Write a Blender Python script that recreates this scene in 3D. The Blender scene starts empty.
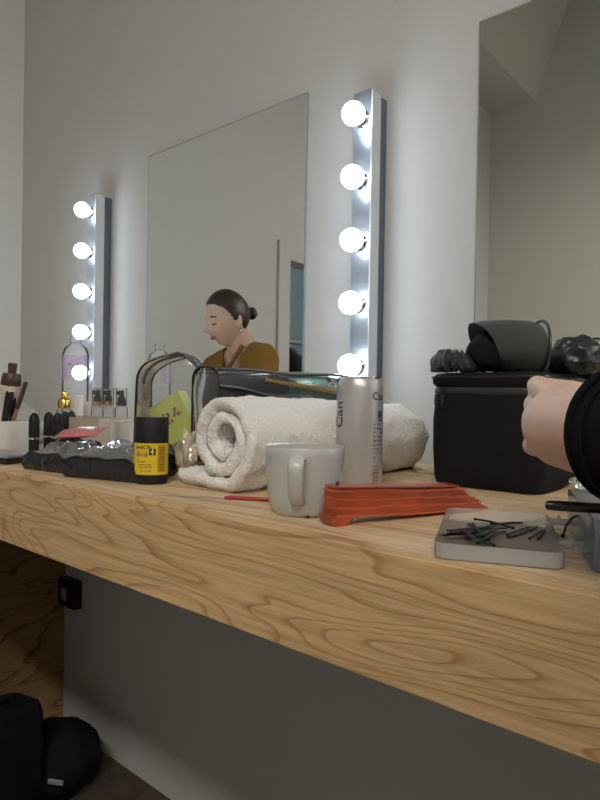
import bpy, bmesh, math, random
from mathutils import Vector, Matrix, noise
random.seed(7)
sc = bpy.context.scene
COL = sc.collection
PI = math.pi
# ------------------------------------------------------------------ camera
FPX = 610.0
ALPHA = math.atan2(712.0, FPX)
ROLL = math.radians(0.92); PITCH = math.radians(0.33)
ZC = 0.915                      # worktop height
CAM = Vector((0, -0.97, 1.03))
F0 = Vector((-math.cos(ALPHA), math.sin(ALPHA), 0)); R0 = Vector((math.sin(ALPHA), math.cos(ALPHA), 0)); U0 = Vector((0, 0, 1))
F = F0*math.cos(PITCH) - U0*math.sin(PITCH); U = U0*math.cos(PITCH) + F0*math.sin(PITCH)
R = R0*math.cos(ROLL) + U*math.sin(ROLL); U = U*math.cos(ROLL) - R0*math.sin(ROLL)
cd = bpy.data.cameras.new('camera'); cam = bpy.data.objects.new('camera', cd); COL.objects.link(cam)
M4 = Matrix((R, U, -F)).transposed().to_4x4(); M4.translation = CAM; cam.matrix_world = M4
cd.sensor_fit = 'VERTICAL'; cd.sensor_height = 32; cd.lens = FPX/800*32; cd.clip_start = 0.01
sc.camera = cam
CAMYAW = math.atan2(R0.y, R0.x)

def ray(px, py): return F + R*((px-300)/FPX) - U*((py-400)/FPX)
def G(px, py, z=ZC):
    d = ray(px, py); t = (z-CAM.z)/d.z; return CAM + d*t
def D(px, py, depth): return CAM + ray(px, py)*depth

# ------------------------------------------------------------------ materials
MAT = {}
def nodes(name):
    m = bpy.data.materials.new(name); m.use_nodes = True; nt = m.node_tree
    b = nt.nodes['Principled BSDF']; return m, nt, b
def mat(name, col, rough=0.5, metal=0, bump=0, bscale=200, var=0, emit=None, strength=0, sheen=0, coat=0, vscale=6, sub=0, spec=0.5):
    if name in MAT: return MAT[name]
    m, nt, b = nodes(name)
    b.inputs['Base Color'].default_value = (*col, 1); b.inputs['Roughness'].default_value = rough; b.inputs['Metallic'].default_value = metal
    b.inputs['Specular IOR Level'].default_value = spec
    tc = nt.nodes.new('ShaderNodeTexCoord')
    if var:
        n = nt.nodes.new('ShaderNodeTexNoise'); n.inputs['Scale'].default_value = vscale; n.inputs['Detail'].default_value = 4
        nt.links.new(tc.outputs['Object'], n.inputs['Vector'])
        r = nt.nodes.new('ShaderNodeValToRGB')
        r.color_ramp.elements[0].position = .3; r.color_ramp.elements[1].position = .7
        r.color_ramp.elements[0].color = (*[c*(1-var) for c in col], 1); r.color_ramp.elements[1].color = (*[min(1, c*(1+var)) for c in col], 1)
        nt.links.new(n.outputs['Fac'], r.inputs['Fac']); nt.links.new(r.outputs['Color'], b.inputs['Base Color'])
    if bump:
        n = nt.nodes.new('ShaderNodeTexNoise'); n.inputs['Scale'].default_value = bscale; n.inputs['Detail'].default_value = 3
        nt.links.new(tc.outputs['Object'], n.inputs['Vector'])
        bp = nt.nodes.new('ShaderNodeBump'); bp.inputs['Strength'].default_value = bump; bp.inputs['Distance'].default_value = .004
        nt.links.new(n.outputs['Fac'], bp.inputs['Height']); nt.links.new(bp.outputs['Normal'], b.inputs['Normal'])
    if emit:
        b.inputs['Emission Color'].default_value = (*emit, 1); b.inputs['Emission Strength'].default_value = strength
    if sheen: b.inputs['Sheen Weight'].default_value = sheen
    if coat: b.inputs['Coat Weight'].default_value = coat
    if sub:
        b.inputs['Subsurface Weight'].default_value = sub; b.inputs['Subsurface Radius'].default_value = (.01, .004, .002); b.inputs['Subsurface Scale'].default_value = .6
    MAT[name] = m; return m
def film(name, tint, gloss, rough, diff, dcol):
    """thin clear or frosted plastic: see-through, with a fresnel gloss and some milkiness"""
    m = bpy.data.materials.new(name); m.use_nodes = True; nt = m.node_tree; nt.nodes.clear()
    o = nt.nodes.new('ShaderNodeOutputMaterial'); tr = nt.nodes.new('ShaderNodeBsdfTransparent'); gl = nt.nodes.new('ShaderNodeBsdfGlossy')
    df = nt.nodes.new('ShaderNodeBsdfDiffuse'); tl = nt.nodes.new('ShaderNodeBsdfTranslucent')
    tr.inputs[0].default_value = (*tint, 1); gl.inputs[0].default_value = (1, 1, 1, 1); gl.inputs['Roughness'].default_value = rough
    df.inputs[0].default_value = (*dcol, 1); tl.inputs[0].default_value = (*dcol, 1)
    a = nt.nodes.new('ShaderNodeMixShader'); a.inputs[0].default_value = .5
    nt.links.new(df.outputs[0], a.inputs[1]); nt.links.new(tl.outputs[0], a.inputs[2])
    x = nt.nodes.new('ShaderNodeMixShader'); x.inputs[0].default_value = diff
    nt.links.new(tr.outputs[0], x.inputs[1]); nt.links.new(a.outputs[0], x.inputs[2])
    lw = nt.nodes.new('ShaderNodeLayerWeight'); lw.inputs['Blend'].default_value = gloss
    y = nt.nodes.new('ShaderNodeMixShader')
    nt.links.new(lw.outputs['Fresnel'], y.inputs[0]); nt.links.new(x.outputs[0], y.inputs[1]); nt.links.new(gl.outputs[0], y.inputs[2])
    nt.links.new(y.outputs[0], o.inputs[0]); MAT[name] = m; return m
def wood(name, light, mid, dark, scale, rings, off=(0, 0, 0), fibre=(12, 260, 260)):
    m, nt, b = nodes(name); b.inputs['Roughness'].default_value = .55
    tc = nt.nodes.new('ShaderNodeTexCoord'); mp = nt.nodes.new('ShaderNodeMapping')
    mp.inputs['Scale'].default_value = scale; mp.inputs['Location'].default_value = off
    nt.links.new(tc.outputs['Object'], mp.inputs['Vector'])
    n = nt.nodes.new('ShaderNodeTexNoise'); n.inputs['Scale'].default_value = 1; n.inputs['Detail'].default_value = 2.5; n.inputs['Roughness'].default_value = .38; n.inputs['Distortion'].default_value = .45
    nt.links.new(mp.outputs[0], n.inputs['Vector'])
    mu = nt.nodes.new('ShaderNodeMath'); mu.operation = 'MULTIPLY'; mu.inputs[1].default_value = rings
    nt.links.new(n.outputs['Fac'], mu.inputs[0])
    fr = nt.nodes.new('ShaderNodeMath'); fr.operation = 'FRACT'; nt.links.new(mu.outputs[0], fr.inputs[0])
    r = nt.nodes.new('ShaderNodeValToRGB'); e = r.color_ramp.elements
    e[0].position = 0; e[0].color = (*light, 1); e[1].position = 1; e[1].color = (*light, 1)
    for p, c in ((.62, light), (.82, mid), (.91, dark), (.945, dark), (.975, mid)):
        k = e.new(p); k.color = (*c, 1)
    nt.links.new(fr.outputs[0], r.inputs['Fac'])
    mp2 = nt.nodes.new('ShaderNodeMapping'); mp2.inputs['Scale'].default_value = fibre; nt.links.new(tc.outputs['Object'], mp2.inputs['Vector'])
    n2 = nt.nodes.new('ShaderNodeTexNoise'); n2.inputs['Scale'].default_value = 1; n2.inputs['Detail'].default_value = 3
    nt.links.new(mp2.outputs[0], n2.inputs['Vector'])
    r2 = nt.nodes.new('ShaderNodeValToRGB'); r2.color_ramp.elements[0].color = (.72, .7, .68, 1); r2.color_ramp.elements[1].color = (1.1, 1.1, 1.1, 1)
    r2.color_ramp.elements[0].position = .3; r2.color_ramp.elements[1].position = .65
    nt.links.new(n2.outputs['Fac'], r2.inputs['Fac'])
    mx = nt.nodes.new('ShaderNodeMixRGB'); mx.blend_type = 'MULTIPLY'; mx.inputs[0].default_value = .8
    nt.links.new(r.outputs[0], mx.inputs[1]); nt.links.new(r2.outputs[0], mx.inputs[2])
    nt.links.new(mx.outputs[0], b.inputs['Base Color'])
    MAT[name] = m; return m

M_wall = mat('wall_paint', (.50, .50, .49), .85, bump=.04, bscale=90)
M_wallside = mat('wall_side_bulb_lit', (.66, .66, .64), .85, bump=.04, bscale=90)  # lighter than the back wall: bulb light on the left wall put into colour
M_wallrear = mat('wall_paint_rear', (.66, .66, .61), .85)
M_ceil = mat('ceiling_paint', (.45, .44, .40), .9)
M_floor = mat('floor_carpet', (.075, .055, .04), .95, bump=.3, bscale=300, var=.3, vscale=20)
M_front = wood('plywood_front', (.62, .41, .205), (.54, .335, .155), (.42, .235, .095), (2.0, 3, 9.5), 24, off=(5.3, 0, 1.7))
M_top = wood('plywood_top', (.68, .50, .30), (.62, .44, .25), (.50, .33, .17), (1.3, 9, 9), 8, off=(.3, 2, 0), fibre=(10, 220, 220))
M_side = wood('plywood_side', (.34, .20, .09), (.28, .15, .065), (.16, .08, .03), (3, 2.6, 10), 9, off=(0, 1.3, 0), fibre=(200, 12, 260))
M_mirror = mat('mirror_silver', (.86, .89, .85), 0.0, 1)
M_edge = mat('mirror_edge', (.22, .27, .26), .25)
M_housing = mat('housing_grey', (.40, .44, .50), .3, .75)
M_navy = mat('housing_slate', (.10, .125, .16), .5)
M_chrome = mat('chrome', (.85, .86, .88), .12, 1)
M_bulb = mat('bulb_glow', (1, 1, 1), .3, emit=(.78, .90, 1), strength=19)
M_lamp = mat('lamp_glow', (1, 1, 1), .5, emit=(1, .95, .88), strength=50)
M_lampblue = mat('lamp_glow_cool', (1, 1, 1), .5, emit=(.80, .90, 1), strength=45)
M_white = mat('white_plastic', (.78, .78, .76), .4)
M_ceramic = mat('grey_glazed_ceramic', (.50, .505, .48), .22, coat=.4)
M_black = mat('black_fabric', (.007, .0072, .008), .8, bump=.25, bscale=500, spec=.2)
M_blackm = mat('black_matte_plastic', (.012, .013, .015), .45, spec=.3)
M_blackg = mat('black_gloss', (.012, .012, .013), .2)
M_trim = mat('black_piping', (.012, .013, .015), .35)
M_towel = mat('white_terry', (.88, .86, .82), .95, bump=1.0, bscale=330, sheen=.3)
M_can = mat('can_silver', (.50, .50, .50), .38, .55)
M_canlid = mat('can_lid_aluminium', (.8, .8, .8), .2, 1)
M_ink = mat('dark_ink', (.05, .045, .045), .6)
M_redink = mat('brown_red_ink', (.28, .09, .07), .6)
M_yellow = mat('yellow_label', (.72, .50, .012), .45)
M_gold = mat('gold_metal', (.85, .55, .15), .2, 1)
M_copper = mat('copper_metal', (.85, .5, .33), .25, 1)
M_orange = mat('orange_red_slat', (.40, .075, .032), .33, var=.3, vscale=40)
M_orange2 = mat('orange_bright_slat', (.55, .11, .035), .35)
M_red = mat('red_lacquer', (.35, .03, .03), .3)
M_steel = mat('steel', (.7, .68, .65), .25, 1)
M_pin = mat('bobby_pin_black', (.010, .009, .009), .5, spec=.25)
M_skin = mat('skin', (.72, .47, .37), .5, var=.06, vscale=30, sub=.15)
M_lip = mat('lips', (.45, .16, .14), .4)
M_hair = mat('dark_brown_hair', (.035, .022, .016), .42, bump=.2, bscale=150)
M_mustard = mat('mustard_cloth', (.27, .135, .02), .85, bump=.2, bscale=300)
M_dark = mat('charcoal_cloth', (.03, .03, .035), .85)
M_sweater = mat('black_jersey', (.006, .0062, .007), .9, bump=.12, bscale=900, spec=.15)
M_cap = mat('charcoal_grey_felt', (.10, .11, .105), .85, bump=.3, bscale=400, sheen=.3)
M_green = mat('yellow_green_card', (.52, .56, .12), .5)
M_leaf = mat('brown_print', (.25, .12, .08), .6)
M_beige = mat('beige_card', (.50, .43, .36), .6)
M_pink = mat('pink_packet_film', (.50, .16, .16), .25, var=.4, vscale=30)
M_foil = mat('cream_foil', (.70, .62, .48), .25, .55, var=.3, vscale=60)
M_dgreen = mat('dark_green_card', (.02, .10, .06), .4)
M_ochre = mat('ochre_card', (.65, .36, .05), .45)
M_brownwood = mat('dark_brown_handle', (.07, .035, .028), .35)
M_terra = mat('brown_pink_pencil', (.36, .14, .10), .4)
M_cream = mat('cream_bristle', (.62, .52, .42), .8)
M_lilac = None
M_purple = mat('violet_print', (.22, .14, .42), .5)
M_grey = mat('grey_plastic', (.30, .30, .31), .3)
M_pvc = film('clear_vinyl', (.95, .96, .96), .24, .06, .09, (.8, .82, .82))
M_frost = film('frosted_plastic', (.97, .97, .97), .16, .2, .27, (.95, .94, .93))
M_clear = film('clear_plastic', (.96, .97, .98), .15, .06, .12, (.88, .89, .90))
M_bluefrost = film('bluish_plastic', (.72, .78, .86), .2, .2, .30, (.45, .50, .58))
M_liquid = film('pale_liquid', (.86, .82, .78), .15, .05, .25, (.62, .58, .54))

M_lilac = film('pale_lilac_label', (.86, .72, .86), .1, .2, .30, (.75, .58, .72))
M_shiny = film('shiny_crumpled_vinyl', (.93, .94, .94), .55, .07, .30, (.85, .86, .87))
# ------------------------------------------------------------------ mesh helpers
def nvec(p):
    return Vector((noise.noise(p+Vector((9.3, 1.7, 4.1))), noise.noise(p+Vector((2.2, 8.9, 6.4))), noise.noise(p+Vector((5.8, 3.3, 11.7)))))*1.15
def obj(name, bm, m, parent=None, smooth=True, loc=None, rot=None):
    bmesh.ops.recalc_face_normals(bm, faces=bm.faces)
    me = bpy.data.meshes.new(name); bm.to_mesh(me); bm.free()
    if smooth:
        for p in me.polygons: p.use_smooth = True
        try: me.set_sharp_from_angle(angle=math.radians(40))
        except Exception: pass
    me.materials.append(m)
    o = bpy.data.objects.new(name, me); COL.objects.link(o)
    if parent: o.parent = parent
    if loc is not None: o.location = loc
    if rot is not None: o.rotation_euler = rot
    return o
def tag(o, label, cat, group=None):
    o['label'] = label; o['category'] = cat
    if group: o['group'] = group
    return o
def thing(name, label, cat, loc=(0, 0, 0), rotz=0, group=None):
    o = bpy.data.objects.new(name, None); o.empty_display_size = .02; COL.objects.link(o)
    o.location = loc; o.rotation_euler = (0, 0, rotz); return tag(o, label, cat, group)
def struct(name, bm, m, parent=None):
    o = obj(name, bm, m, parent, smooth=False)
    if not parent: o['kind'] = 'structure'
    return o
def dup(root, loc, rotz, label, group=None):
    r = root.copy(); COL.objects.link(r); r.location = loc; r.rotation_euler = (0, 0, rotz); r['label'] = label
    if group: r['group'] = group
    for ch in list(root.children):
        c = ch.copy(); COL.objects.link(c); c.parent = r
        for g in list(ch.children):
            d = g.copy(); COL.objects.link(d); d.parent = c
    return r
def box(bm, x0, x1, y0, y1, z0, z1, bev=0, seg=2):
    r = bmesh.ops.create_cube(bm, size=1)
    vs = r['verts']
    for v in vs: v.co = Vector((x0+(v.co.x+.5)*(x1-x0), y0+(v.co.y+.5)*(y1-y0), z0+(v.co.z+.5)*(z1-z0)))
    if bev:
        es = list({e for v in vs for e in v.link_edges})
        bmesh.ops.bevel(bm, geom=es, offset=bev, segments=seg, profile=.5, affect='EDGES')
    return bm
def nb(): return bmesh.new()
def lathe(bm, prof, n=32, c=(0, 0, 0), sx=1, sy=1):
    rings = []
    for r, z in prof:
        if r < 1e-6: rings.append([bm.verts.new((c[0], c[1], c[2]+z))])
        else: rings.append([bm.verts.new((c[0]+sx*r*math.cos(2*PI*i/n), c[1]+sy*r*math.sin(2*PI*i/n), c[2]+z)) for i in range(n)])
    for a, b in zip(rings, rings[1:]):
        if len(a) == 1 and len(b) == 1: continue
        for i in range(n):
            j = (i+1) % n
            if len(a) == 1: bm.faces.new((a[0], b[i], b[j]))
            elif len(b) == 1: bm.faces.new((a[i], a[j], b[0]))
            else: bm.faces.new((a[i], a[j], b[j], b[i]))
    return bm
def tube(bm, pts, r, n=8, closed=False, cap=True):
    pts = [Vector(p) for p in pts]; m = len(pts); rad = r if isinstance(r, (list, tuple)) else [r]*m
    ref = None; rings = []
    for i, p in enumerate(pts):
        a = pts[(i-1) % m] if (closed or i > 0) else p; b = pts[(i+1) % m] if (closed or i < m-1) else p
        t = (b-a).normalized()
        if ref is None: ref = t.orthogonal().normalized()
        ref = (ref - t*ref.dot(t)); ref = ref.normalized() if ref.length > 1e-6 else t.orthogonal().normalized()
        bi = t.cross(ref)
        rings.append([bm.verts.new(p + (ref*math.cos(2*PI*k/n)+bi*math.sin(2*PI*k/n))*rad[i]) for k in range(n)])
    for i in range(m if closed else m-1):
        a = rings[i]; b = rings[(i+1) % m]
        for k in range(n): bm.faces.new((a[k], a[(k+1) % n], b[(k+1) % n], b[k]))
    if cap and not closed:
        bm.faces.new(rings[0][::-1]); bm.faces.new(rings[-1])
    return bm
def capsule(bm, p0, p1, r0, r1, n=14):
    p0 = Vector(p0); p1 = Vector(p1); d = p1-p0; L = d.length; t = d/L if L > 1e-6 else Vector((0, 0, 1))
    pts = []; rad = []
    for k in range(6):
        a = PI/2*(1-k/5); pts.append(p0 - t*r0*math.sin(a)); rad.append(max(r0*math.cos(a), 1e-4))
    for k in range(6):
        a = PI/2*k/5; pts.append(p1 + t*r1*math.sin(a)); rad.append(max(r1*math.cos(a), 1e-4))
    return tube(bm, pts, rad, n)
def ell(bm, c, s, rot=None, u=20, v=14):
    r = bmesh.ops.create_uvsphere(bm, u_segments=u, v_segments=v, radius=1)
    Mx = Matrix.Translation(Vector(c)) @ (rot.to_4x4() if rot else Matrix.Identity(4)) @ Matrix.Diagonal((*s, 1))
    bmesh.ops.transform(bm, matrix=Mx, verts=r['verts']); return bm
def rrect(w, l, r, n=5):
    out = []
    for cx, cy, a0 in ((w/2-r, l/2-r, 0), (-w/2+r, l/2-r, PI/2), (-w/2+r, -l/2+r, PI), (w/2-r, -l/2+r, 1.5*PI)):
        for k in range(n+1): a = a0+PI/2*k/n; out.append((cx+r*math.cos(a), cy+r*math.sin(a)))
    return out
def loft(bm, rings, cap0=True, cap1=True):
    vs = [[bm.verts.new(p) for p in ring] for ring in rings]; n = len(vs[0])
    for a, b in zip(vs, vs[1:]):
        for i in range(n): bm.faces.new((a[i], a[(i+1) % n], b[(i+1) % n], b[i]))
    if cap0: bm.faces.new(vs[0][::-1])
    if cap1: bm.faces.new(vs[-1])
    return bm
def tray(bm, w, l, h, t, r, cx=0, cy=0):
    def ring(ins, z): return [(cx+x, cy+y, z) for x, y in rrect(w-2*ins, l-2*ins, max(r-ins, .001))]
    return loft(bm, [ring(t*1.2, 0), ring(0, t*1.2), ring(0, h), ring(t, h), ring(t, t)])
def wobble(bm, amp, scale, seed=0):
    o = Vector((seed*7.3, seed*3.1, seed*1.7))
    for v in bm.verts:
        v.co += nvec(v.co*scale+o)*amp
def remesh(name, bm, m, parent, voxel, smooth=6, cut=None, offset=None):
    """union of overlapping closed shapes into one continuous surface"""
    me = bpy.data.meshes.new(name); bmesh.ops.recalc_face_normals(bm, faces=bm.faces); bm.to_mesh(me); bm.free()
    o = bpy.data.objects.new(name, me); COL.objects.link(o)
    md = o.modifiers.new('r', 'REMESH'); md.mode = 'VOXEL'; md.voxel_size = voxel
    s = o.modifiers.new('s', 'SMOOTH'); s.factor = .5; s.iterations = smooth
    dg = bpy.context.evaluated_depsgraph_get(); me2 = bpy.data.meshes.new_from_object(o.evaluated_get(dg))
    bpy.data.objects.remove(o); bpy.data.meshes.remove(me)
    b2 = bmesh.new(); b2.from_mesh(me2); bpy.data.meshes.remove(me2)
    if cut:
        bmesh.ops.delete(b2, geom=[f for f in b2.faces if cut(f.calc_center_median())], context='FACES')
    if offset: wobble(b2, *offset)
    me3 = bpy.data.meshes.new(name); b2.to_mesh(me3); b2.free()
    for p in me3.polygons: p.use_smooth = True
    me3.materials.clear(); me3.materials.append(m)
    q = bpy.data.objects.new(name, me3); COL.objects.link(q); q.parent = parent; return q
def text_bm(s, size, spacing=1.0):
    cu = bpy.data.curves.new('t', 'FONT'); cu.body = s; cu.size = size; cu.align_x = 'CENTER'; cu.align_y = 'CENTER'; cu.resolution_u = 3; cu.space_character = spacing; cu.offset = size*.018
    o = bpy.data.objects.new('t', cu); COL.objects.link(o); bpy.context.view_layer.update()
    me = bpy.data.meshes.new_from_object(o.evaluated_get(bpy.context.evaluated_depsgraph_get()))
    bm = bmesh.new(); bm.from_mesh(me); bpy.data.objects.remove(o); bpy.data.meshes.remove(me)
    bmesh.ops.triangulate(bm, faces=bm.faces); bmesh.ops.subdivide_edges(bm, edges=[e for e in bm.edges if e.calc_length() > size*.25], cuts=2)
    return bm
def wrap(bm, Rr, th, z, rot90=False, off=.0003):
    for v in bm.verts:
        x, y = v.co.x, v.co.y
        if rot90: x, y = -y, x
        a = th+x/Rr; v.co = Vector(((Rr+off)*math.cos(a), (Rr+off)*math.sin(a), z+y))
    return bm
def wraprect(bm, Rr, a0, a1, z0, z1, off=.0003, n=6):
    lo = [bm.verts.new(((Rr+off)*math.cos(a0+(a1-a0)*i/n), (Rr+off)*math.sin(a0+(a1-a0)*i/n), z0)) for i in range(n+1)]
    hi = [bm.verts.new((v.co.x, v.co.y, z1)) for v in lo]
    for i in range(n): bm.faces.new((lo[i], lo[i+1], hi[i+1], hi[i]))
    return bm
def joinbm(a, b):
    me = bpy.data.meshes.new('j'); b.to_mesh(me); b.free(); a.from_mesh(me); bpy.data.meshes.remove(me); return a

# ------------------------------------------------------------------ room
XL, XR, YR, ZT = -2.105, 2.3, -3.85, 4.06
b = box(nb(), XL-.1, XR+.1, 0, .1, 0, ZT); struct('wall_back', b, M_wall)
DY0, DY1, DZ = -1.39, -2.45, 1.73      # opening in the left wall
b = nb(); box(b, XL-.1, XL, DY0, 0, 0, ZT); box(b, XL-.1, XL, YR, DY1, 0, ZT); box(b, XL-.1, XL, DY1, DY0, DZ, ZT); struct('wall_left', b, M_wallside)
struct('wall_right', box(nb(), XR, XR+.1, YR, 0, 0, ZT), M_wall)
struct('wall_rear', box(nb(), XL-.1, XR+.1, YR-.1, YR, 0, ZT), M_wallrear)
struct('floor', box(nb(), -3.5, XR+.1, YR-.1, .1, -.1, 0), M_floor)
struct('ceiling', box(nb(), XL-.1, XR+.1, YR-.1, .1, ZT, ZT+.1), M_ceil)
# sloped bulkhead along the left wall, under the ceiling, at the rear
b = nb(); zb = CAM.z+2.34
prof = [(XL, zb), (XL+.36, zb), (XL+.60, ZT), (XL, ZT)]
loft(b, [[(x, YR, z) for x, z in prof], [(x, -.62, z) for x, z in prof]]); struct('trim_1', b, M_wallrear)
# door casing and the closet behind
b = nb(); box(b, XL, XL+.015, DY0, DY0+.085, 0, DZ+.09); box(b, XL, XL+.015, DY1-.085, DY1, 0, DZ+.09); box(b, XL, XL+.015, DY1, DY0, DZ, DZ+.09); struct('trim_2', b, M_wallside)
M_clos = mat('closet_paint', (.50, .55, .56), .85)
b = nb(); box(b, -3.3, -3.2, -2.9, -1.2, 0, 2.5); box(b, -3.2, XL-.1, -1.3, -1.2, 0, 2.5); box(b, -3.2, XL-.1, -2.9, -2.8, 0, 2.5); struct('wall_closet', b, M_clos)
struct('ceiling_closet', box(nb(), -3.3, XL-.1, -2.9, -1.2, 2.5, 2.6), M_clos)
t = thing('closet_fill_lamp', 'small round cool fill lamp added on the closet ceiling', 'lamp', (-2.65, -1.75, 2.44))  # unseen source added to brighten the closet
obj('lamp_base', lathe(nb(), [(0, .03), (.13, .03), (.13, .06), (0, .06)]), M_white, t); obj('diffuser', lathe(nb(), [(0, 0), (.08, .004), (.12, .03), (0, .03)]), M_lampblue, t)
t = thing('clothes_rail', 'dark metal clothes rail across the closet seen in the mirror', 'clothes rail', (-2.62, -2.05, 1.38))
obj('rail', tube(nb(), [(0, .75, 0), (0, -.75, 0)], .012, 12), M_grey, t)
for k, (yy, mm, lb) in enumerate(((-1.62, M_dark, 'dark garment hanging nearest the doorway on the closet rail'), (-1.74, M_grey, 'pale grey garment hanging second on the closet rail'), (-1.88, M_dark, 'dark garment hanging third on the closet rail'))):
    g = thing('hanging_garment', lb, 'clothes', (-2.62, yy, 1.38), 0, 'clothes on the closet rail')
    h = nb(); tube(h, [(0, 0, .03), (.02, 0, .045), (.03, 0, .03), (0, 0, -.02), (.19, 0, -.09)], .004, 6); tube(h, [(0, 0, -.02), (-.19, 0, -.09)], .004, 6); obj('hanger', h, M_steel, g)
    h = nb(); loft(h, [[(x*w, y, z) for x, y in rrect(.2, .05+.02*(z < -.3), .02)] for z, w in ((-.95, 2.1), (-.5, 2.0), (-.25, 2.05), (-.11, 2.0), (-.06, 1.4), (-.025, .5))]); wobble(h, .012, 9, k); obj('cloth', h, mm, g)
# added lamps behind the camera, never in view, giving the room ambient light
for k, (lx, ly) in enumerate(((.35, -2.3), (1.65, -2.3))):
    lb = ('long warm fill lamp added behind the photographer, the left one', 'long warm fill lamp added behind the photographer, the right one')[k]
    t = thing('room_fill_lamp', lb, 'lamp', (lx, ly, 3.0), 0, 'added fill lamps')
    obj('housing', box(nb(), -.6, .6, -.12, .12, 0, .06, .01), M_white, t); obj('diffuser', box(nb(), -.58, .58, -.10, .10, -.02, 0, .006), M_lamp, t)
    for cx_ in (-.5, .5): obj('cable', tube(nb(), [(cx_, 0, .06), (cx_, 0, ZT-3.0)], .004, 6), M_steel, t)

# ------------------------------------------------------------------ counter
YF = -.582; ZA = CAM.z-.115*1.86
t = thing('makeup_counter', 'long pale plywood makeup counter with a deep grained front board', 'counter', (0, 0, 0))
obj('worktop', box(nb(), XL+.002, 1.9, YF+.018, -.002, ZC-.03, ZC, .0008), M_top, t, smooth=False)
obj('front_board', box(nb(), XL+.002, 1.9, YF, YF+.018, ZA, ZC, .0012), M_front, t, smooth=False)
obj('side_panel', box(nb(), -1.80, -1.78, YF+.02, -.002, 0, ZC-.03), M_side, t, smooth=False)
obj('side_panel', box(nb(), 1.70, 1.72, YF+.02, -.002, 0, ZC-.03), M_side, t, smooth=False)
t = thing('wall_socket', 'black square wall socket low on the wall under the counter', 'socket', (-1.724, 0, .424))
obj('back_box', box(nb(), -.044, .044, -.028, 0, -.042, .042, .003), M_blackm, t)
obj('cover_plate', box(nb(), -.040, .040, -.034, -.028, -.038, .038, .003), M_blackg, t)
obj('switch', box(nb(), -.014, .014, -.038, -.034, -.018, .018, .002), M_grey, t)

# ------------------------------------------------------------------ mirrors
for x0, x1, lb in ((-1.37, -.82, 'frameless wall mirror with a woman reflected, between the two light bars'), (-.446, .104, 'frameless wall mirror at the right, behind the black bag')):
    t = thing('wall_mirror', lb, 'mirror', ((x0+x1)/2, 0, .955), 0, 'frameless mirrors'); w = (x1-x0)/2; H = 1.661-.955
    obj('backing', box(nb(), -w, w, -.005, 0, 0, H), M_edge, t, smooth=False)
    obj('glass', box(nb(), -w+.0025, w-.0025, -.0056, -.005, .0025, H-.0025), M_mirror, t, smooth=False)

# ------------------------------------------------------------------ light bars
def light_bar(xc, label):
    t = thing('vanity_light_bar', label, 'light', (xc, 0, 1.042), 0, 'bulb light bars'); H = .548
    obj('back_housing', box(nb(), -.019, .019, -.022, 0, 0, H-.004, .001), M_navy, t)
    obj('front_channel', box(nb(), -.020, .020, -.053, -.022, 0, H, .0015), M_housing, t)
    b = nb(); box(b, .0198, .0212, -.052, -.024, .003, H-.003); obj('side_strip', b, mat('pale_strip', (.62, .64, .68), .4), t)
    for k in range(5):
        z = .0445+.113*k
        s = nb(); 
        lathe(s, [(0, 0), (.015, 0), (.0155, .003), (.0120, .006), (.0120, .008), (0, .008)], 24)
        bmesh.ops.rotate(s, verts=s.verts, matrix=Matrix.Rotation(PI/2, 3, 'X')); bmesh.ops.translate(s, verts=s.verts, vec=(0, -.053, z)); so = obj('socket', s, M_chrome, t)
        s = nb(); lathe(s, [(.0105, 0), (.0115, .004)] + [(.0208*math.sin(a), .0208+.002-.0208*math.cos(a)) for a in [PI*(.22+.78*i/14) for i in range(14)]] + [(0, .0436)], 28)
        bmesh.ops.rotate(s, verts=s.verts, matrix=Matrix.Rotation(PI/2, 3, 'X')); bmesh.ops.translate(s, verts=s.verts, vec=(0, -.0575, z)); obj('bulb', s, M_bulb, so)
    return t
light_bar(-.647, 'vertical bar of five lit round bulbs right of the mirror with the woman')
light_bar(-1.570, 'vertical bar of five lit round bulbs at the far left')
light_bar(.29, 'vertical bar of five lit round bulbs beyond the right mirror')

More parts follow.
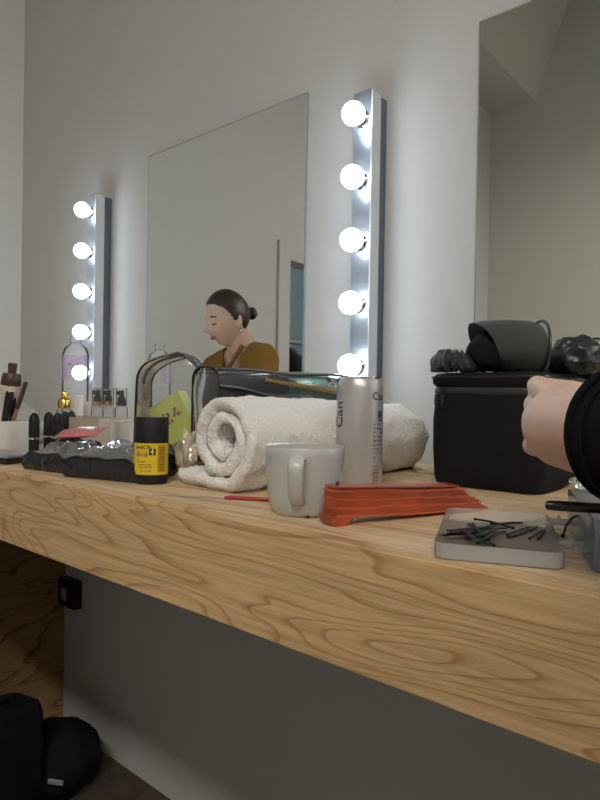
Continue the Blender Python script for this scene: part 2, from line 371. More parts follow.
# ------------------------------------------------------------------ rolled towel
def towel():
    t = tag(bpy.data.objects.new('tmp', None), '', '')
    Rr = .061; cx, cz = 0, .061
    path = [(-.088+.004*i, .0088+.0045*(1-i/20)**2) for i in range(21)]
    turns = 2.12; N = 150
    for i in range(N+1):
        a = -PI/2+2*PI*turns*i/N; r = (Rr-.0086)*(1-.74*i/N)
        sq = 1+.05*math.cos(2*a)
        path.append((cx+r*sq*math.cos(a)+.002*math.sin(3*a), cz+r*math.sin(a)/sq))
    path = [Vector((x, 0, z)) for x, z in path]
    th = .0083
    left, right = [], []
    for i, p in enumerate(path):
        d = (path[min(i+1, len(path)-1)]-path[max(i-1, 0)]).normalized(); n = Vector((-d.z, 0, d.x))
        left.append(p+n*th); right.append(p-n*th)
    d0 = (path[0]-path[1]).normalized()
    endc = [path[0]+d0*th*.8*math.sin(a)+Vector((0, 0, 1))*th*math.cos(a)*1 for a in (PI*.75, PI*.5, PI*.25)]
    ring = left + right[::-1] + endc
    ring = left + right[::-1] + [path[0]+d0*th*.75+Vector((0, 0, -th*.6)), path[0]+d0*th*1.0, path[0]+d0*th*.75+Vector((0, 0, th*.6))]
    L = .395; M = 150; b = nb(); rings = []
    for j in range(M+1):
        y = L*j/M; 
        rr = []
        s = 1-.10*(j/M)
        if j > M-15: s *= math.sqrt(max(.15, 1-((j-M+15)/16.2)**2))
        for k, p in enumerate(ring):
            q = Vector((p.x*s, y, max(.0, (p.z-.002)*s+.002)))
            bulge = .006*noise.noise(Vector((k*.016, 3, 1)))
            q.y += bulge*(1-j/M)*1.6
            nv = nvec(Vector((q.x*38, q.y*26, q.z*38)))*.0042 + nvec(Vector((q.x*230, q.y*230, q.z*230)))*.0021
            q += nv; q.z = max(q.z, .0006); rr.append(q)
        rings.append(rr)
    vs = [[b.verts.new(p) for p in r_] for r_ in rings]; n = len(ring)
    for a, c in zip(vs, vs[1:]):
        for i in range(n): b.faces.new((a[i], a[(i+1) % n], c[(i+1) % n], c[i]))
    # end faces: quads across the strip with a slight rounding
    nl = len(path)
    for vr, sgn in ((vs[0], -1), (vs[-1], 1)):
        mids = []
        for i in range(nl):
            m_ = (vr[i].co+vr[2*nl-1-i].co)/2 + Vector((0, sgn*.005, 0)); mids.append(b.verts.new(m_))
        for i in range(nl-1):
            b.faces.new((vr[i], vr[i+1], mids[i+1], mids[i])); b.faces.new((mids[i], mids[i+1], vr[2*nl-2-i], vr[2*nl-1-i]))
        b.faces.new((vr[0], mids[0], vr[2*nl-1], vr[2*nl], vr[2*nl+1], vr[2*nl+2]))
        b.faces.new((vr[nl-1], vr[nl], mids[nl-1]))
    bpy.data.objects.remove(t)
    return b
o = obj('rolled_towel', towel(), M_towel, loc=(-.541, -.478, ZC), rot=(0, 0, math.radians(-3)))
o.data.set_sharp_from_angle(angle=PI)
tag(o, 'thick white terry towel rolled up, spiral end behind the mug', 'towel')

# ------------------------------------------------------------------ mug
p = G(304, 512); mg = thing('mug', 'pale grey ceramic mug with its handle towards the viewer', 'mug', p, CAMYAW)
s = (p-CAM).dot(F)/FPX
rt, rb_, hm = 40*s, 33*s, .066
prof = [(0, .002), (rb_*.85, .002), (rb_*.88, 0), (rb_*.94, .001), (rb_+.001, .006)]
for i in range(1, 9): u = i/8; prof.append((rb_+.001+(rt-rb_-.001)*(u**.6), .006+(hm-.007)*u))
prof += [(rt-.0006, hm), (rt-.0022, hm-.0008)] + [(rb_-.002+(rt-rb_-.0004)*(u**.6), .006+(hm-.008)*u) for u in (.85, .6, .35, .12)] + [(rb_*.7, .005), (0, .0045)]
obj('body', lathe(nb(), prof, 56), M_ceramic, mg)
b = nb(); ha = math.radians(-99); hd = Vector((math.cos(ha), math.sin(ha), 0)); hs = Vector((-hd.y, hd.x, 0))
rings = []
cps = [(rt-.003, .056), (rt+.008, .0575), (rt+.0155, .053), (rt+.017, .044), (rt+.0135, .030), (rt+.006, .0185), (rb_+.001, .0145)]
fine = []
for i in range(len(cps)-1):
    for k in range(4):
        u = k/4; P = [Vector(cps[max(0, min(len(cps)-1, i+q))]) for q in (-1, 0, 1, 2)]
        fine.append(.5*((2*P[1])+(-P[0]+P[2])*u+(2*P[0]-5*P[1]+4*P[2]-P[3])*u*u+(-P[0]+3*P[1]-3*P[2]+P[3])*u**3))
fine.append(Vector(cps[-1]))
for i, q in enumerate(fine):
    d = (fine[min(i+1, len(fine)-1)]-fine[max(i-1, 0)]).normalized(); n = Vector((-d.y, d.x))
    c = hd*q.x+Vector((0, 0, q.y)); nn = hd*n.x+Vector((0, 0, n.y))
    rings.append([c+hs*.0072*math.cos(a)*(abs(math.cos(a))**-.3 if abs(math.cos(a)) > .05 else 1)+nn*.0030*math.sin(a) for a in [2*PI*k/14 for k in range(14)]])
loft(b, rings); obj('handle', b, M_ceramic, mg)
b = nb(); ell(b, (rb_*.1, -rb_*.97, .0015), (.0022, .0012, .0012)); obj('base_chip', b, M_ink, mg)

# ------------------------------------------------------------------ can
p = G(358.5, 487); s = (p-CAM).dot(F)/FPX; Rc = 23.3*s; Hc = .1405
cn = thing('drink_can', 'tall slim silver drink can behind the mug', 'can', p, CAMYAW)
th0 = -PI/2
cbod = obj('body', lathe(nb(), [(0, .003), (Rc*.75, .003), (Rc*.8, 0), (Rc*.85, .001), (Rc*.97, .008), (Rc, .012), (Rc, Hc-.014), (Rc*.985, Hc-.010), (Rc*.90, Hc-.004), (Rc*.88, Hc-.0025)], 64), M_can, cn)
clid = obj('lid', lathe(nb(), [(Rc*.88, Hc-.0025), (Rc*.92, Hc-.0012), (Rc*.92, Hc), (Rc*.88, Hc+.0002), (Rc*.86, Hc-.004), (Rc*.80, Hc-.0045), (0, Hc-.0035)], 64), M_canlid, cn)
b = nb(); loft(b, [[(x, y+.004, z) for x, y in rrect(.012, .02, .0055)] for z in (Hc-.0028, Hc-.0018)]); obj('pull_tab', b, M_canlid, clid)
def zc_(py): return (CAM.z-ZC) - (py-398)*s
b = text_bm('Can', .0135); wrap(b, Rc, th0+math.radians(46), zc_(397)); obj('lettering', b, M_ink, cbod, smooth=False)
b = text_bm('Can', .0210); wrap(b, Rc, th0-math.radians(63), zc_(415), rot90=True); obj('lettering', b, M_ink, cbod, smooth=False)
b = nb()
for k, (z0, z1, a0, a1) in enumerate(((411, 418, 44, 60), (419, 420.5, 44, 62))): wraprect(b, Rc, th0+math.radians(a0), th0+math.radians(a1), zc_(z1), zc_(z0))
obj('recycling_mark', b, M_ink, cbod, smooth=False)
b = nb()
for k in range(10):
    y0 = 423+k*4
    for a0 in (30, 40, 50, 62):
        if random.random() < .8: wraprect(b, Rc, th0+math.radians(a0), th0+math.radians(a0+random.uniform(4, 8)), zc_(y0+1.2+random.random()), zc_(y0), n=2)
obj('small_print', b, mat('grey_ink', (.17, .16, .16), .6), cbod, smooth=False)
b = nb()
for k in range(13):
    y0 = 464+k*2.0
    wraprect(b, Rc, th0+math.radians(28), th0+math.radians(47), zc_(y0+random.choice((.7, 1.1, 1.4))), zc_(y0), n=4)
obj('barcode', b, M_redink, cbod, smooth=False)

# ------------------------------------------------------------------ deodorant stick
p = G(151, 483); s = (p-CAM).dot(F)/FPX; Rd = 16.8*s; Hd = 66*s
dt = thing('deodorant_stick', 'black stick deodorant with a yellow label at the counter edge', 'deodorant', p, CAMYAW)
SQ = .78
def dlathe(prof): return lathe(nb(), prof, 48, sy=SQ)
obj('base', dlathe([(0, 0), (Rd*.93, 0), (Rd*.97, .002), (Rd*.97, .0125), (0, .0125)]), M_blackm, dt)
dband = obj('label_band', dlathe([(0, .0125), (Rd, .0125), (Rd, .0525), (0, .0525)]), M_yellow, dt)
obj('cap', dlathe([(0, .0525), (Rd*1.0, .0525), (Rd*1.0, Hd-.0015), (Rd*.97, Hd), (0, Hd)]), M_blackm, dt)
def dwrap(b, x, z):
    for v in b.verts:
        a = -PI/2+(v.co.x+x)/Rd; v.co = Vector(((Rd+.0003)*math.cos(a), SQ*(Rd+.0003)*math.sin(a)-.00005, z+v.co.y))
    return b
M_ydark = mat('olive_label_panel', (.42, .27, .008), .5)
b = nb(); wraprect(b, Rd, -PI/2+math.radians(32), -PI/2+math.radians(62), .016, .050, off=.00015)
for v in b.verts: v.co.y *= SQ
obj('label_panel', b, M_ydark, dband, smooth=False)
for tx, sz, x, z, mm in (('sweOb', .0078, -.0075, .0475, M_ink), ('slsca', .0088, -.0095, .0385, M_redink), ('1', .010, -.0018, .0385, M_redink), ('for men', .0040, -.0095, .0295, M_ink), ('sensitive skin', .0036, -.005, .0255, M_ink), ('with minerals', .0034, -.0045, .0225, M_ink), ('75 ml stick', .0034, -.004, .0175, M_ink)):
    obj('lettering', dwrap(text_bm(tx, sz), x, z), mm, dband, smooth=False)
b = nb(); 
for v in box(b, -.0042, .0042, -.0042, .0042, 0, .0001).verts: pass
obj('square_mark', dwrap(b, .0052, .0415), M_ink, dband, smooth=False)
b = text_bm('+', .009); dwrap(b, .0052, .0415)
for v in b.verts: v.co.y -= .0003
obj('cross_mark', b, M_white, dband, smooth=False)
b = nb()
for k in range(9):
    wraprect(b, Rd, -PI/2+math.radians(36), -PI/2+math.radians(58), .018+k*.0035, .0192+k*.0035, off=.00035, n=3)
for v in b.verts: v.co.y *= SQ
obj('small_print', b, mat('olive_ink', (.20, .13, .01), .6), dband, smooth=False)

# ------------------------------------------------------------------ folded fan
pa, pb = G(337, 524), G(476, 509); ax = (pb-pa); L = ax.length*1.0; yaw = math.atan2(ax.y, ax.x)
fn = thing('folding_fan', 'orange-red folding hand fan lying closed in front of the silver can', 'fan', pa, yaw)
NS = 13
for k in range(NS):
    u = k/(NS-1); z0 = .0085+k*.00195; b = nb()
    x1 = L*(.955-.11*u)+random.uniform(-.003, .002); dz = -.0060*1.0-.0025*u
    wy = .0105+random.uniform(-.0009, .0009); segs = 10
    ring = []
    for i in range(segs+1):
        v = i/segs; x = -.008+(x1+.008)*v; w = wy*(1+.12*v); zz = z0+dz*v+.0006*math.sin(v*9+k)
        th = .00112*(1.0-.22*v)
        sl = (.012*(1-u)) if i == segs else 0
        ring.append([(x+sl, -w, zz-th), (x+sl-.006*(i == segs), w, zz-th), (x+sl-.006*(i == segs), w, zz+th), (x+sl, -w, zz+th)])
    loft(b, ring); obj('slat', b, M_orange if k % 4 else M_orange2, fn, smooth=False)
b = nb(); loft(b, [[(x-.001, y, z) for x, y in rrect(.024*w_, .022, .005)] for z, w_ in ((.0002, .75), (.003, 1.0), (.0095, 1.2))]); obj('guard', b, M_orange, fn)
b = nb(); loft(b, [[(x*1+L*.38, y, z) for x, y in rrect(L*.86, .0225, .004)] for z in (.0338, .0352)])
for v in b.verts: v.co.z -= .0088*max(0, v.co.x)/L
obj('guard', b, M_orange, fn)
b = nb(); tube(b, [(0, 0, .005), (0, 0, .0375)], .0011, 8); ell(b, (0, 0, .0375), (.002, .002, .001)); obj('pivot_pin', b, M_ink, fn)

# ------------------------------------------------------------------ thin red-handled tool
pa, pb = G(152, 495.5), G(282, 502.5); ax = pb-pa; L = ax.length
nd = thing('sculpting_tool', 'thin tool with a red handle and steel needle lying left of the mug', 'tool', pa, math.atan2(ax.y, ax.x))
obj('handle', tube(nb(), [(L*.57, 0, .0022), (L*.6, 0, .0024), (L*.9, 0, .0024), (L, 0, .0020)], [.0016, .0021, .0023, .0016], 12), M_red, nd)
obj('needle', tube(nb(), [(0, 0, .0008), (L*.3, 0, .0012), (L*.575, 0, .0020)], [.0004, .0008, .0010], 8), M_steel, nd)

# ------------------------------------------------------------------ hinged clear box with bobby pins
def W(lat, fwd, z=0): q = CAM+R0*lat+F0*fwd; q.z = ZC+z; return q
FL = W(.097, .436); ld = (R0*.30+F0*.954).normalized(); wd = Vector((ld.y, -ld.x, 0))
LW, LL = .088, .152; ctr = FL+wd*LW/2+ld*LL/2; byaw = math.atan2(wd.y, wd.x)
hb = thing('hinged_box', 'open hinged clear plastic box, frosted lid full of bobby pins', 'box', ctr, byaw)
obj('lid', tray(nb(), LW, LL, .012, .0012, .010), M_frost, hb)
obj('base_tray', tray(nb(), LW, LL, .036, .0012, .010, cx=LW+.016), M_bluefrost, hb)
for y in (-.045, .045):
    b = nb(); loft(b, [[(LW/2+.008+x, y+yy, z) for x, yy in rrect(.018, .028, .001)] for z in (.0105, .0115)]); tube(b, [(LW/2+.008, y-.014, .0125), (LW/2+.008, y+.014, .0125)], .0016, 8); obj('hinge', b, M_frost, hb)
hbm = Matrix.Translation(ctr) @ Matrix.Rotation(byaw, 4, 'Z')
def pin_bm(L=.05, gap=.0015, r=.00072, spread=0, wavy=True):
    b = nb(); pts = []
    for i in range(15):
        u = i/14; pts.append((-L/2+L*.94*u, gap/2+spread*(1-u)+(.0007*math.sin(u*20) if wavy and .25 < u < .8 else 0), 0))
    for i in range(5): a = PI/2-PI*i/4; pts.append((L/2-.0015+.0012*math.cos(a), gap/2*math.sin(a), 0))
    for i in range(9): u = 1-i/8; pts.append((-L/2+.002+L*.93*u, -gap/2-spread*(1-u), 0))
    tube(b, pts, r, 6); ell(b, pts[0], (.0013, .0011, .0010), u=8, v=6); ell(b, pts[-1], (.0013, .0011, .0010), u=8, v=6); return b
me_pin = obj('bobby_pin', pin_bm(), M_pin); PB = me_pin.data; bpy.data.objects.remove(me_pin)
def pin(px, py, ang, label, z=.0023, tilt=0, scale=1, mesh=None, group='bobby pins in the lid'):
    o = bpy.data.objects.new('bobby_pin', mesh or PB); COL.objects.link(o); q = G(px, py, ZC+z); o.location = q
    o.rotation_euler = (0, tilt, ang); o.scale = (scale,)*3; return tag(o, label, 'hairpin', group)
def ang_px(x0, y0, x1, y1, z): a, c = G(x0, y0, ZC+z), G(x1, y1, ZC+z); d = c-a; return math.atan2(d.y, d.x), d.length
pilel = 'black bobby pin in the heaped pile at the left of the frosted lid'
for k in range(17):
    q = (478+random.uniform(-11, 11), 532+random.uniform(-5, 7)); a, _ = ang_px(462, 542, 496, 518, .003); a += random.uniform(-.75, .75)
    pin(q[0], q[1], a, pilel, z=.0024+.0009*(k//2), tilt=random.uniform(-.02, .02), scale=random.uniform(.85, 1))
for (x0, y0, x1, y1, lb, zz) in ((490, 524, 548, 521, 'long straight black pin lying along the back of the frosted lid', .0024), (507, 534, 529, 527, 'bobby pin beside the pile, rear one of the parallel pair', .0024), (508, 537, 539, 526, 'bobby pin beside the pile, front one of the parallel pair', .0024)):
    a, l = ang_px(x0, y0, x1, y1, zz); pin((x0+x1)/2, (y0+y1)/2, a, lb, z=zz, scale=min(1.15, max(.8, l/.05)))
om = obj('bobby_pin', pin_bm(.04, .002, .0007, .0022, False), M_pin); SP = om.data; bpy.data.objects.remove(om)
a, l = ang_px(532, 540, 546, 529, .0024); pin(539, 534.5, a, 'bobby pin with splayed legs lying alone at the right of the lid', mesh=SP)
pa, pb = G(475, 519, ZC+.0135), G(513, 528, ZC+.0035)
b = nb(); tube(b, [pa, pa*.6+pb*.4+Vector((0, 0, .001)), pb], .0009, 6); ell(b, pa, (.0014,)*3, u=8, v=6); ell(b, pb, (.0014,)*3, u=8, v=6)
c = Vector(pa); bmesh.ops.translate(b, verts=b.verts, vec=-c); o = obj('hair_pin', b, M_pin, loc=c); tag(o, 'thin straight hairpin leaning across the top of the pin pile', 'hairpin')
# bent wire pin over the hinge
pts = [D(563, 536, .47), D(566, 526, .475), D(572, 518, .48), D(580, 514.5, .482), D(586, 517, .484), D(594, 521, .484)]
b = nb(); tube(b, pts, .0010, 6); ell(b, pts[0], (.0018,)*3, u=8, v=6); c = Vector(pts[0]); bmesh.ops.translate(b, verts=b.verts, vec=-c); tag(obj('hair_pin', b, M_pin, loc=c), 'bent wavy hairpin hooked over the hinge of the clear box', 'hairpin')
# pins inside the deeper half
for k in range(16):
    q = hbm @ Vector((LW+.016+random.uniform(-.012, .012), random.uniform(-.045, .03), .0025+.0011*k))
    o = bpy.data.objects.new('bobby_pin', PB); COL.objects.link(o); o.location = q; o.rotation_euler = (0, 0, byaw+PI/2+random.uniform(-.4, .4))
    tag(o, 'black bobby pin inside the deep half of the clear box', 'hairpin', 'bobby pins in the deep tray')
# black brush handle behind the box
zw = ZC+.0362+.0040
pa, pb = G(545, 505, zw), G(640, 511, zw); ax = pb-pa; L = .15
bh = thing('makeup_brush', 'black tapered brush handle lying across the clear box', 'brush', pa, math.atan2(ax.y, ax.x))
obj('handle', tube(nb(), [(0, 0, 0), (.0015, 0, 0), (.010, 0, 0), (L*.7, 0, 0), (L, 0, 0)], [.0016, .0033, .0037, .0039, .0034], 16), M_blackg, bh)
obj('ferrule', tube(nb(), [(L-.001, 0, 0), (L+.03, 0, .0005)], [.0034, .0045], 16), M_steel, bh); obj('bristles', tube(nb(), [(L+.03, 0, .0005), (L+.05, 0, .001), (L+.06, 0, .001)], [.0045, .0065, .003], 16), M_cream, bh)
# crumpled clear wrapper
b = nb(); bmesh.ops.create_icosphere(b, subdivisions=4, radius=1)
for v in b.verts:
    v.co = Vector((v.co.x*.030, v.co.y*.02, max(0, v.co.z*.5+.5)*.022)); 
wobble(b, .007, 60, 3); 
for v in b.verts: v.co.z = max(0.0003, v.co.z)
o = obj('plastic_wrapper', b, M_clear, loc=G(597, 494), smooth=False); tag(o, 'crumpled clear plastic wrapper beside the black bag at the right', 'wrapper')

# ------------------------------------------------------------------ black bag and what lies on it
bx0, bx1, by0, by1, bh_ = -.403, -.255, -.232, -.042, .150
bg = thing('makeup_bag', 'boxy black fabric zip bag standing under the right mirror', 'bag', ((bx0+bx1)/2, (by0+by1)/2, ZC))
w, l = (bx1-bx0), (by1-by0)
def rr(ins, z, r=.022): return [(x, y, z) for x, y in rrect(w-2*ins, l-2*ins, r, 8)]
b = loft(nb(), [rr(.006, 0), rr(.002, .003), rr(0, .012), rr(-.002, .05), rr(-.001, .09), rr(.001, .122)]); bmesh.ops.subdivide_edges(b, edges=[e for e in b.edges if e.calc_length() > .04], cuts=4, use_grid_fill=True); wobble(b, .003, 14, 1)
for v in b.verts: v.co.z = max(v.co.z, .0002)
obj('body', b, M_black, bg)
b = loft(nb(), [rr(.001, .1205), rr(-.0005, .123), rr(-.0005, .128), rr(.001, .1305)]); zband = obj('zip_band', b, mat('zip_tape', (.022, .023, .026), .45), bg)
b = loft(nb(), [rr(.001, .1300), rr(-.0025, .134), rr(-.003, .142), rr(.0015, .148), rr(.010, .1500), rr(.03, .151)]); wobble(b, .0015, 25, 2); obj('lid', b, M_black, bg)
b = nb(); tube(b, [(x*1.0, y*1.0, .1435) for x, y in rrect(w+.007, l+.007, .024, 8)], .0017, 6, closed=True); obj('piping', b, M_trim, bg)
for x in (-w/2+.022, ):
    b = nb(); box(b, x-.002, x+.002, -l/2-.0065, -l/2-.0015, .118, .129, .0007); box(b, x-.0028, x+.0028, -l/2-.006, -l/2-.0035, .106, .119, .0008); obj('zip_pull', b, M_trim, zband)
b = nb(); tube(b, [(-w/2+.002, -l/2+.03, .124), (-w/2-.006, -l/2+.03, .120), (-w/2-.007, -l/2+.03, .108), (-w/2-.002, -l/2+.03, .103)], .0018, 8); obj('side_loop', b, M_trim, bg)
ZB = ZC+.151
# charcoal cap lying on its side
c = Vector((-.318, -.170, ZB)); cp = thing('cap', 'charcoal grey soft cap lying on its side on the black bag', 'cap', c, CAMYAW)
b = nb()
prof = [(-.034, .040, .034), (-.022, .043, .035), (.000, .046, .035), (.020, .0455, .034), (.034, .041, .032), (.043, .032, .028), (.048, .018, .025), (.049, .004, .024)]
rings = []
for x, rz, zc in prof:
    sl = max(0, 1-(x+.034)/.05)
    rings.append([(x-.019*math.sin(a)*sl, rz*math.cos(a), max(.0005, zc+rz*.82*math.sin(a))) for a in [2*PI*k/36 for k in range(36)]])
loft(b, rings, False, True); bmesh.ops.solidify(b, geom=b.faces[:], thickness=.002); wobble(b, .004, 22, 5)
for v in b.verts: v.co.z = max(.0005, v.co.z)
obj('crown', b, M_cap, cp)
obj('rim', tube(nb(), [(.036+.004*math.sin(a), .0425*math.cos(a), max(.003, .032+.0375*math.sin(a))) for a in [2*PI*i/32 for i in range(32)]], .0022, 8, closed=True), M_trim, cp)
b = nb(); ell(b, (-.022, -.002, .028), (.036, .037, .0275), u=32, v=20); wobble(b, .006, 40, 6)
for v in b.verts: v.co.z = max(.0005, v.co.z)
obj('lining', b, M_black, cp)
# black scrunchie
c = Vector((-.380, -.190, ZB)); b = nb(); rings = []
NR, NT = 96, 12
for i in range(NR):
    a = 2*PI*i/NR; rad = .0225; rf = .0125+.0017*math.sin(a*17)+.0012*math.sin(a*29+1)
    cc = Vector((rad*1.15*math.cos(a), rad*math.sin(a), .0140+.003*math.sin(3*a)))
    rings.append([b.verts.new((cc.x+rf*math.cos(q)*math.cos(a), cc.y+rf*math.cos(q)*math.sin(a), max(.0006, cc.z+rf*1.15*math.sin(q)))) for q in [2*PI*k/NT for k in range(NT)]])
for i in range(NR):
    for k in range(NT): b.faces.new((rings[i][k], rings[i][(k+1) % NT], rings[(i+1) % NR][(k+1) % NT], rings[(i+1) % NR][k]))
wobble(b, .0035, 90, 4)
for v in b.verts: v.co.z = max(.0004, v.co.z)
tag(obj('scrunchie', b, mat('black_satin', (.03, .032, .036), .5, sheen=.2), loc=c), 'ruffled black scrunchie at the left end of the black bag lid', 'hair tie')
# crumpled black satin bundle
b = nb(); bmesh.ops.create_icosphere(b, subdivisions=5, radius=1)
for v in b.verts:
    q = v.co.copy(); k = 1+.22*noise.noise(q*2.2+Vector((4, 1, 0)))+.10*abs(noise.noise(q*5)); v.co = Vector((q.x*.040*k, q.y*.032*k, max(.0004, .022+q.z*.027*k)))
tag(obj('hair_wrap', b, mat('black_sateen', (.022, .024, .027), .35), loc=Vector((-.252, -.105, ZB))), 'crumpled shiny black cloth right of the cap on the bag', 'cloth')

# ------------------------------------------------------------------ clear vinyl bags
def arch(w, h, r, n=8):
    pts = [(-w/2, 0)]
    for k in range(n+1): a = PI-PI/2*k/n; pts.append((-w/2+r+r*math.cos(a), h-r+r*math.sin(a)))
    for k in range(n+1): a = PI/2-PI/2*k/n; pts.append((w/2-r+r*math.cos(a), h-r+r*math.sin(a)))
    pts.append((w/2, 0)); return pts
def vinyl_bag(name, label, loc, yaw, w, d, h, r, seed, mid=None, lean=0):
    t = thing(name, label, 'bag', loc, yaw); b = nb(); A = arch(w, h, r); n = len(A); M = 10
    def P(x, z, y):
        hump = .014*math.exp(-((x-.1*w)/(.25*w))**2)*(z/h)**2 if name == 'cosmetics_bag' else 0
        q = Vector((x+lean*z, y, z+hump)); q += nvec(q*16+Vector((seed, 0, 0)))*.005*min(1, z/.03); q.z = max(.0004, q.z); return q
    vs = [[b.verts.new(P(x, z, d*j/M)) for x, z in A] for j in range(M+1)]
    for a, c in zip(vs, vs[1:]):
        for i in range(n-1): b.faces.new((a[i], a[i+1], c[i+1], c[i]))
        b.faces.new((a[n-1], a[0], c[0], c[n-1]))
    obj('clear_gusset', b, M_pvc, t)
    for y in (0, d):
        b = nb(); rows = []
        NX, NZ = 10, 10
        for i in range(NZ+1):
            z = h*i/NZ; hw = w/2 if z < h-r else w/2-r+math.sqrt(max(0, r*r-(z-h+r)**2))
            rows.append([b.verts.new(P(-hw+2*hw*k/NX, z, y)+Vector((0, (.006*math.sin(PI*i/NZ)*math.sin(PI*k/NX)+.003*noise.noise(Vector((k*.5, i*.5, seed))))*(-1 if y == 0 else 1), 0))) for k in range(NX+1)])
        for i in range(NZ):
            for k in range(NX): b.faces.new((rows[i][k], rows[i][k+1], rows[i+1][k+1], rows[i+1][k]))
        obj('clear_panel', b, M_pvc, t)
        b = nb(); tube(b, [P(x, z, y) for x, z in A], .0018, 8); obj('piping', b, M_trim, t)
    return t, P, A
# tall one
a0, a1 = Vector((-.772, -.445, ZC)), Vector((-.698, -.378, ZC)); ax = a1-a0; yw = math.atan2(ax.y, ax.x)
BW = ax.length*1.0
cb, P, A = vinyl_bag('cosmetics_bag', 'tall clear vinyl bag with black piping holding a yellow-green carton', (a0+a1)/2, yw, BW, .115, .166, .035, 2)
b = nb(); tube(b, [P(x, z, .045) for x, z in A[1:-1]], .0026, 8); obj('zip', b, M_trim, cb)
b = nb(); tube(b, [P(A[-6][0], A[-6][1], -.002+y) for y in (.0, .06, .117)], .0020, 8); obj('seam', b, M_trim, cb)
# yellow-green carton leaning inside
cbm = Matrix.Translation((a0+a1)/2) @ Matrix.Rotation(yw, 4, 'Z')
q = cbm @ Vector((.002, .055, .086))
ct = thing('carton', 'yellow-green carton with brown floral print leaning inside the clear bag', 'box', q); ct.rotation_euler = (0, math.radians(-30), yw-math.radians(24))
b = box(nb(), -.037, .026, -.012, .012, -.044, .026, .0008); obj('card_body', b, M_green, ct, smooth=False)
b = nb(); random.seed(3)
def leaf(bm, x, z, l, wv, a):
    c, s_ = math.cos(a), math.sin(a); pts = [(0, 0), (l*.3, wv), (l*.7, wv*.8), (l, 0), (l*.7, -wv*.8), (l*.3, -wv)]
    bm.faces.new([bm.verts.new((x+u*c-v*s_, -.0123, z+u*s_+v*c)) for u, v in pts])
for k in range(14):
    an = random.uniform(.6, 2.5); rr0 = random.uniform(.004, .022); leaf(b, -.006+rr0*math.cos(an), -.02+rr0*math.sin(an), .009, .0022, an+random.uniform(-.7, .7))
obj('floral_print', b, M_leaf, ct, smooth=False)
b = box(nb(), .0262, .0266, -.0115, .0115, -.043, .025); obj('side_flap', b, mat('pale_lime_card', (.66, .68, .25), .5), ct, smooth=False)
q = cbm @ Vector((.030, .085, .002))
b = nb(); box(b, -.012, .012, -.008, .008, 0, .10, .004); tag(obj('packet', b, mat('pale_blue_film', (.30, .36, .40), .4), loc=q, rot=(0, 0, yw)), 'pale blue flat packet behind the carton in the clear bag', 'packet')

# long one behind the towel
lb_, P, A = vinyl_bag('vinyl_case', 'long low clear vinyl case with black piping behind the towel', Vector((-.666, -.400, ZC)), 0, .056, .345, .154, .018, 5)
b = nb(); tube(b, [Vector((.0295, y, .151+.002*math.sin(y*30))) for y in [i*.0345 for i in range(11)]], .0022, 8); tube(b, [Vector((.0295, y, .128-.040*y/.345+.002*math.sin(y*40))) for y in [i*.0345 for i in range(11)]], .0026, 8); obj('seam', b, M_trim, lb_)
b = nb(); box(b, -.02, .02, .01, .16, .001, .145, .006); bmesh.ops.subdivide_edges(b, edges=b.edges, cuts=2); wobble(b, .006, 25, 2)
def inside(name, bm, m, label, cat): 
    for v in bm.verts: v.co.z = max(.001, v.co.z)
    return tag(obj(name, bm, m, loc=Vector((-.666, -.400, ZC))), label, cat)
inside('pouch', b, M_dark, 'black soft pouch packed in the left part of the clear case', 'pouch')
b = nb(); box(b, -.018, .016, .185, .322, .001, .134, .005); inside('packet', b, M_dgreen, 'dark green packet in the right part of the clear case', 'packet')
b = nb(); tube(b, [(.0215, .10, .140), (.0215, .16, .134), (.0215, .25, .127), (.0215, .325, .121)], [.0025, .0035, .005, .0045], 10); inside('comb', b, M_ochre, 'ochre yellow slim stick inside the clear case', 'stick')
b = nb(); box(b, .0215, .0245, .06, .21, .085, .118, .001); inside('card', b, mat('grey_green_card', (.16, .20, .19), .4), 'grey green card pressed against the clear case side', 'card')

# crumpled foil wrapper between the deodorant and the towel
c = G(187, 478.5); b = nb(); bmesh.ops.create_icosphere(b, subdivisions=4, radius=1)
for v in b.verts:
    q = v.co.copy(); k = 1+.35*noise.noise(q*2.0)+.2*abs(noise.noise(q*5+Vector((2, 0, 0)))); v.co = Vector((q.x*.0165*k, q.y*.013*k, max(.0004, .031+q.z*.031*k)))
tag(obj('foil_wrapper', b, M_foil, loc=c, smooth=False), 'crumpled cream and gold wrapper between the deodorant and the towel', 'wrapper')

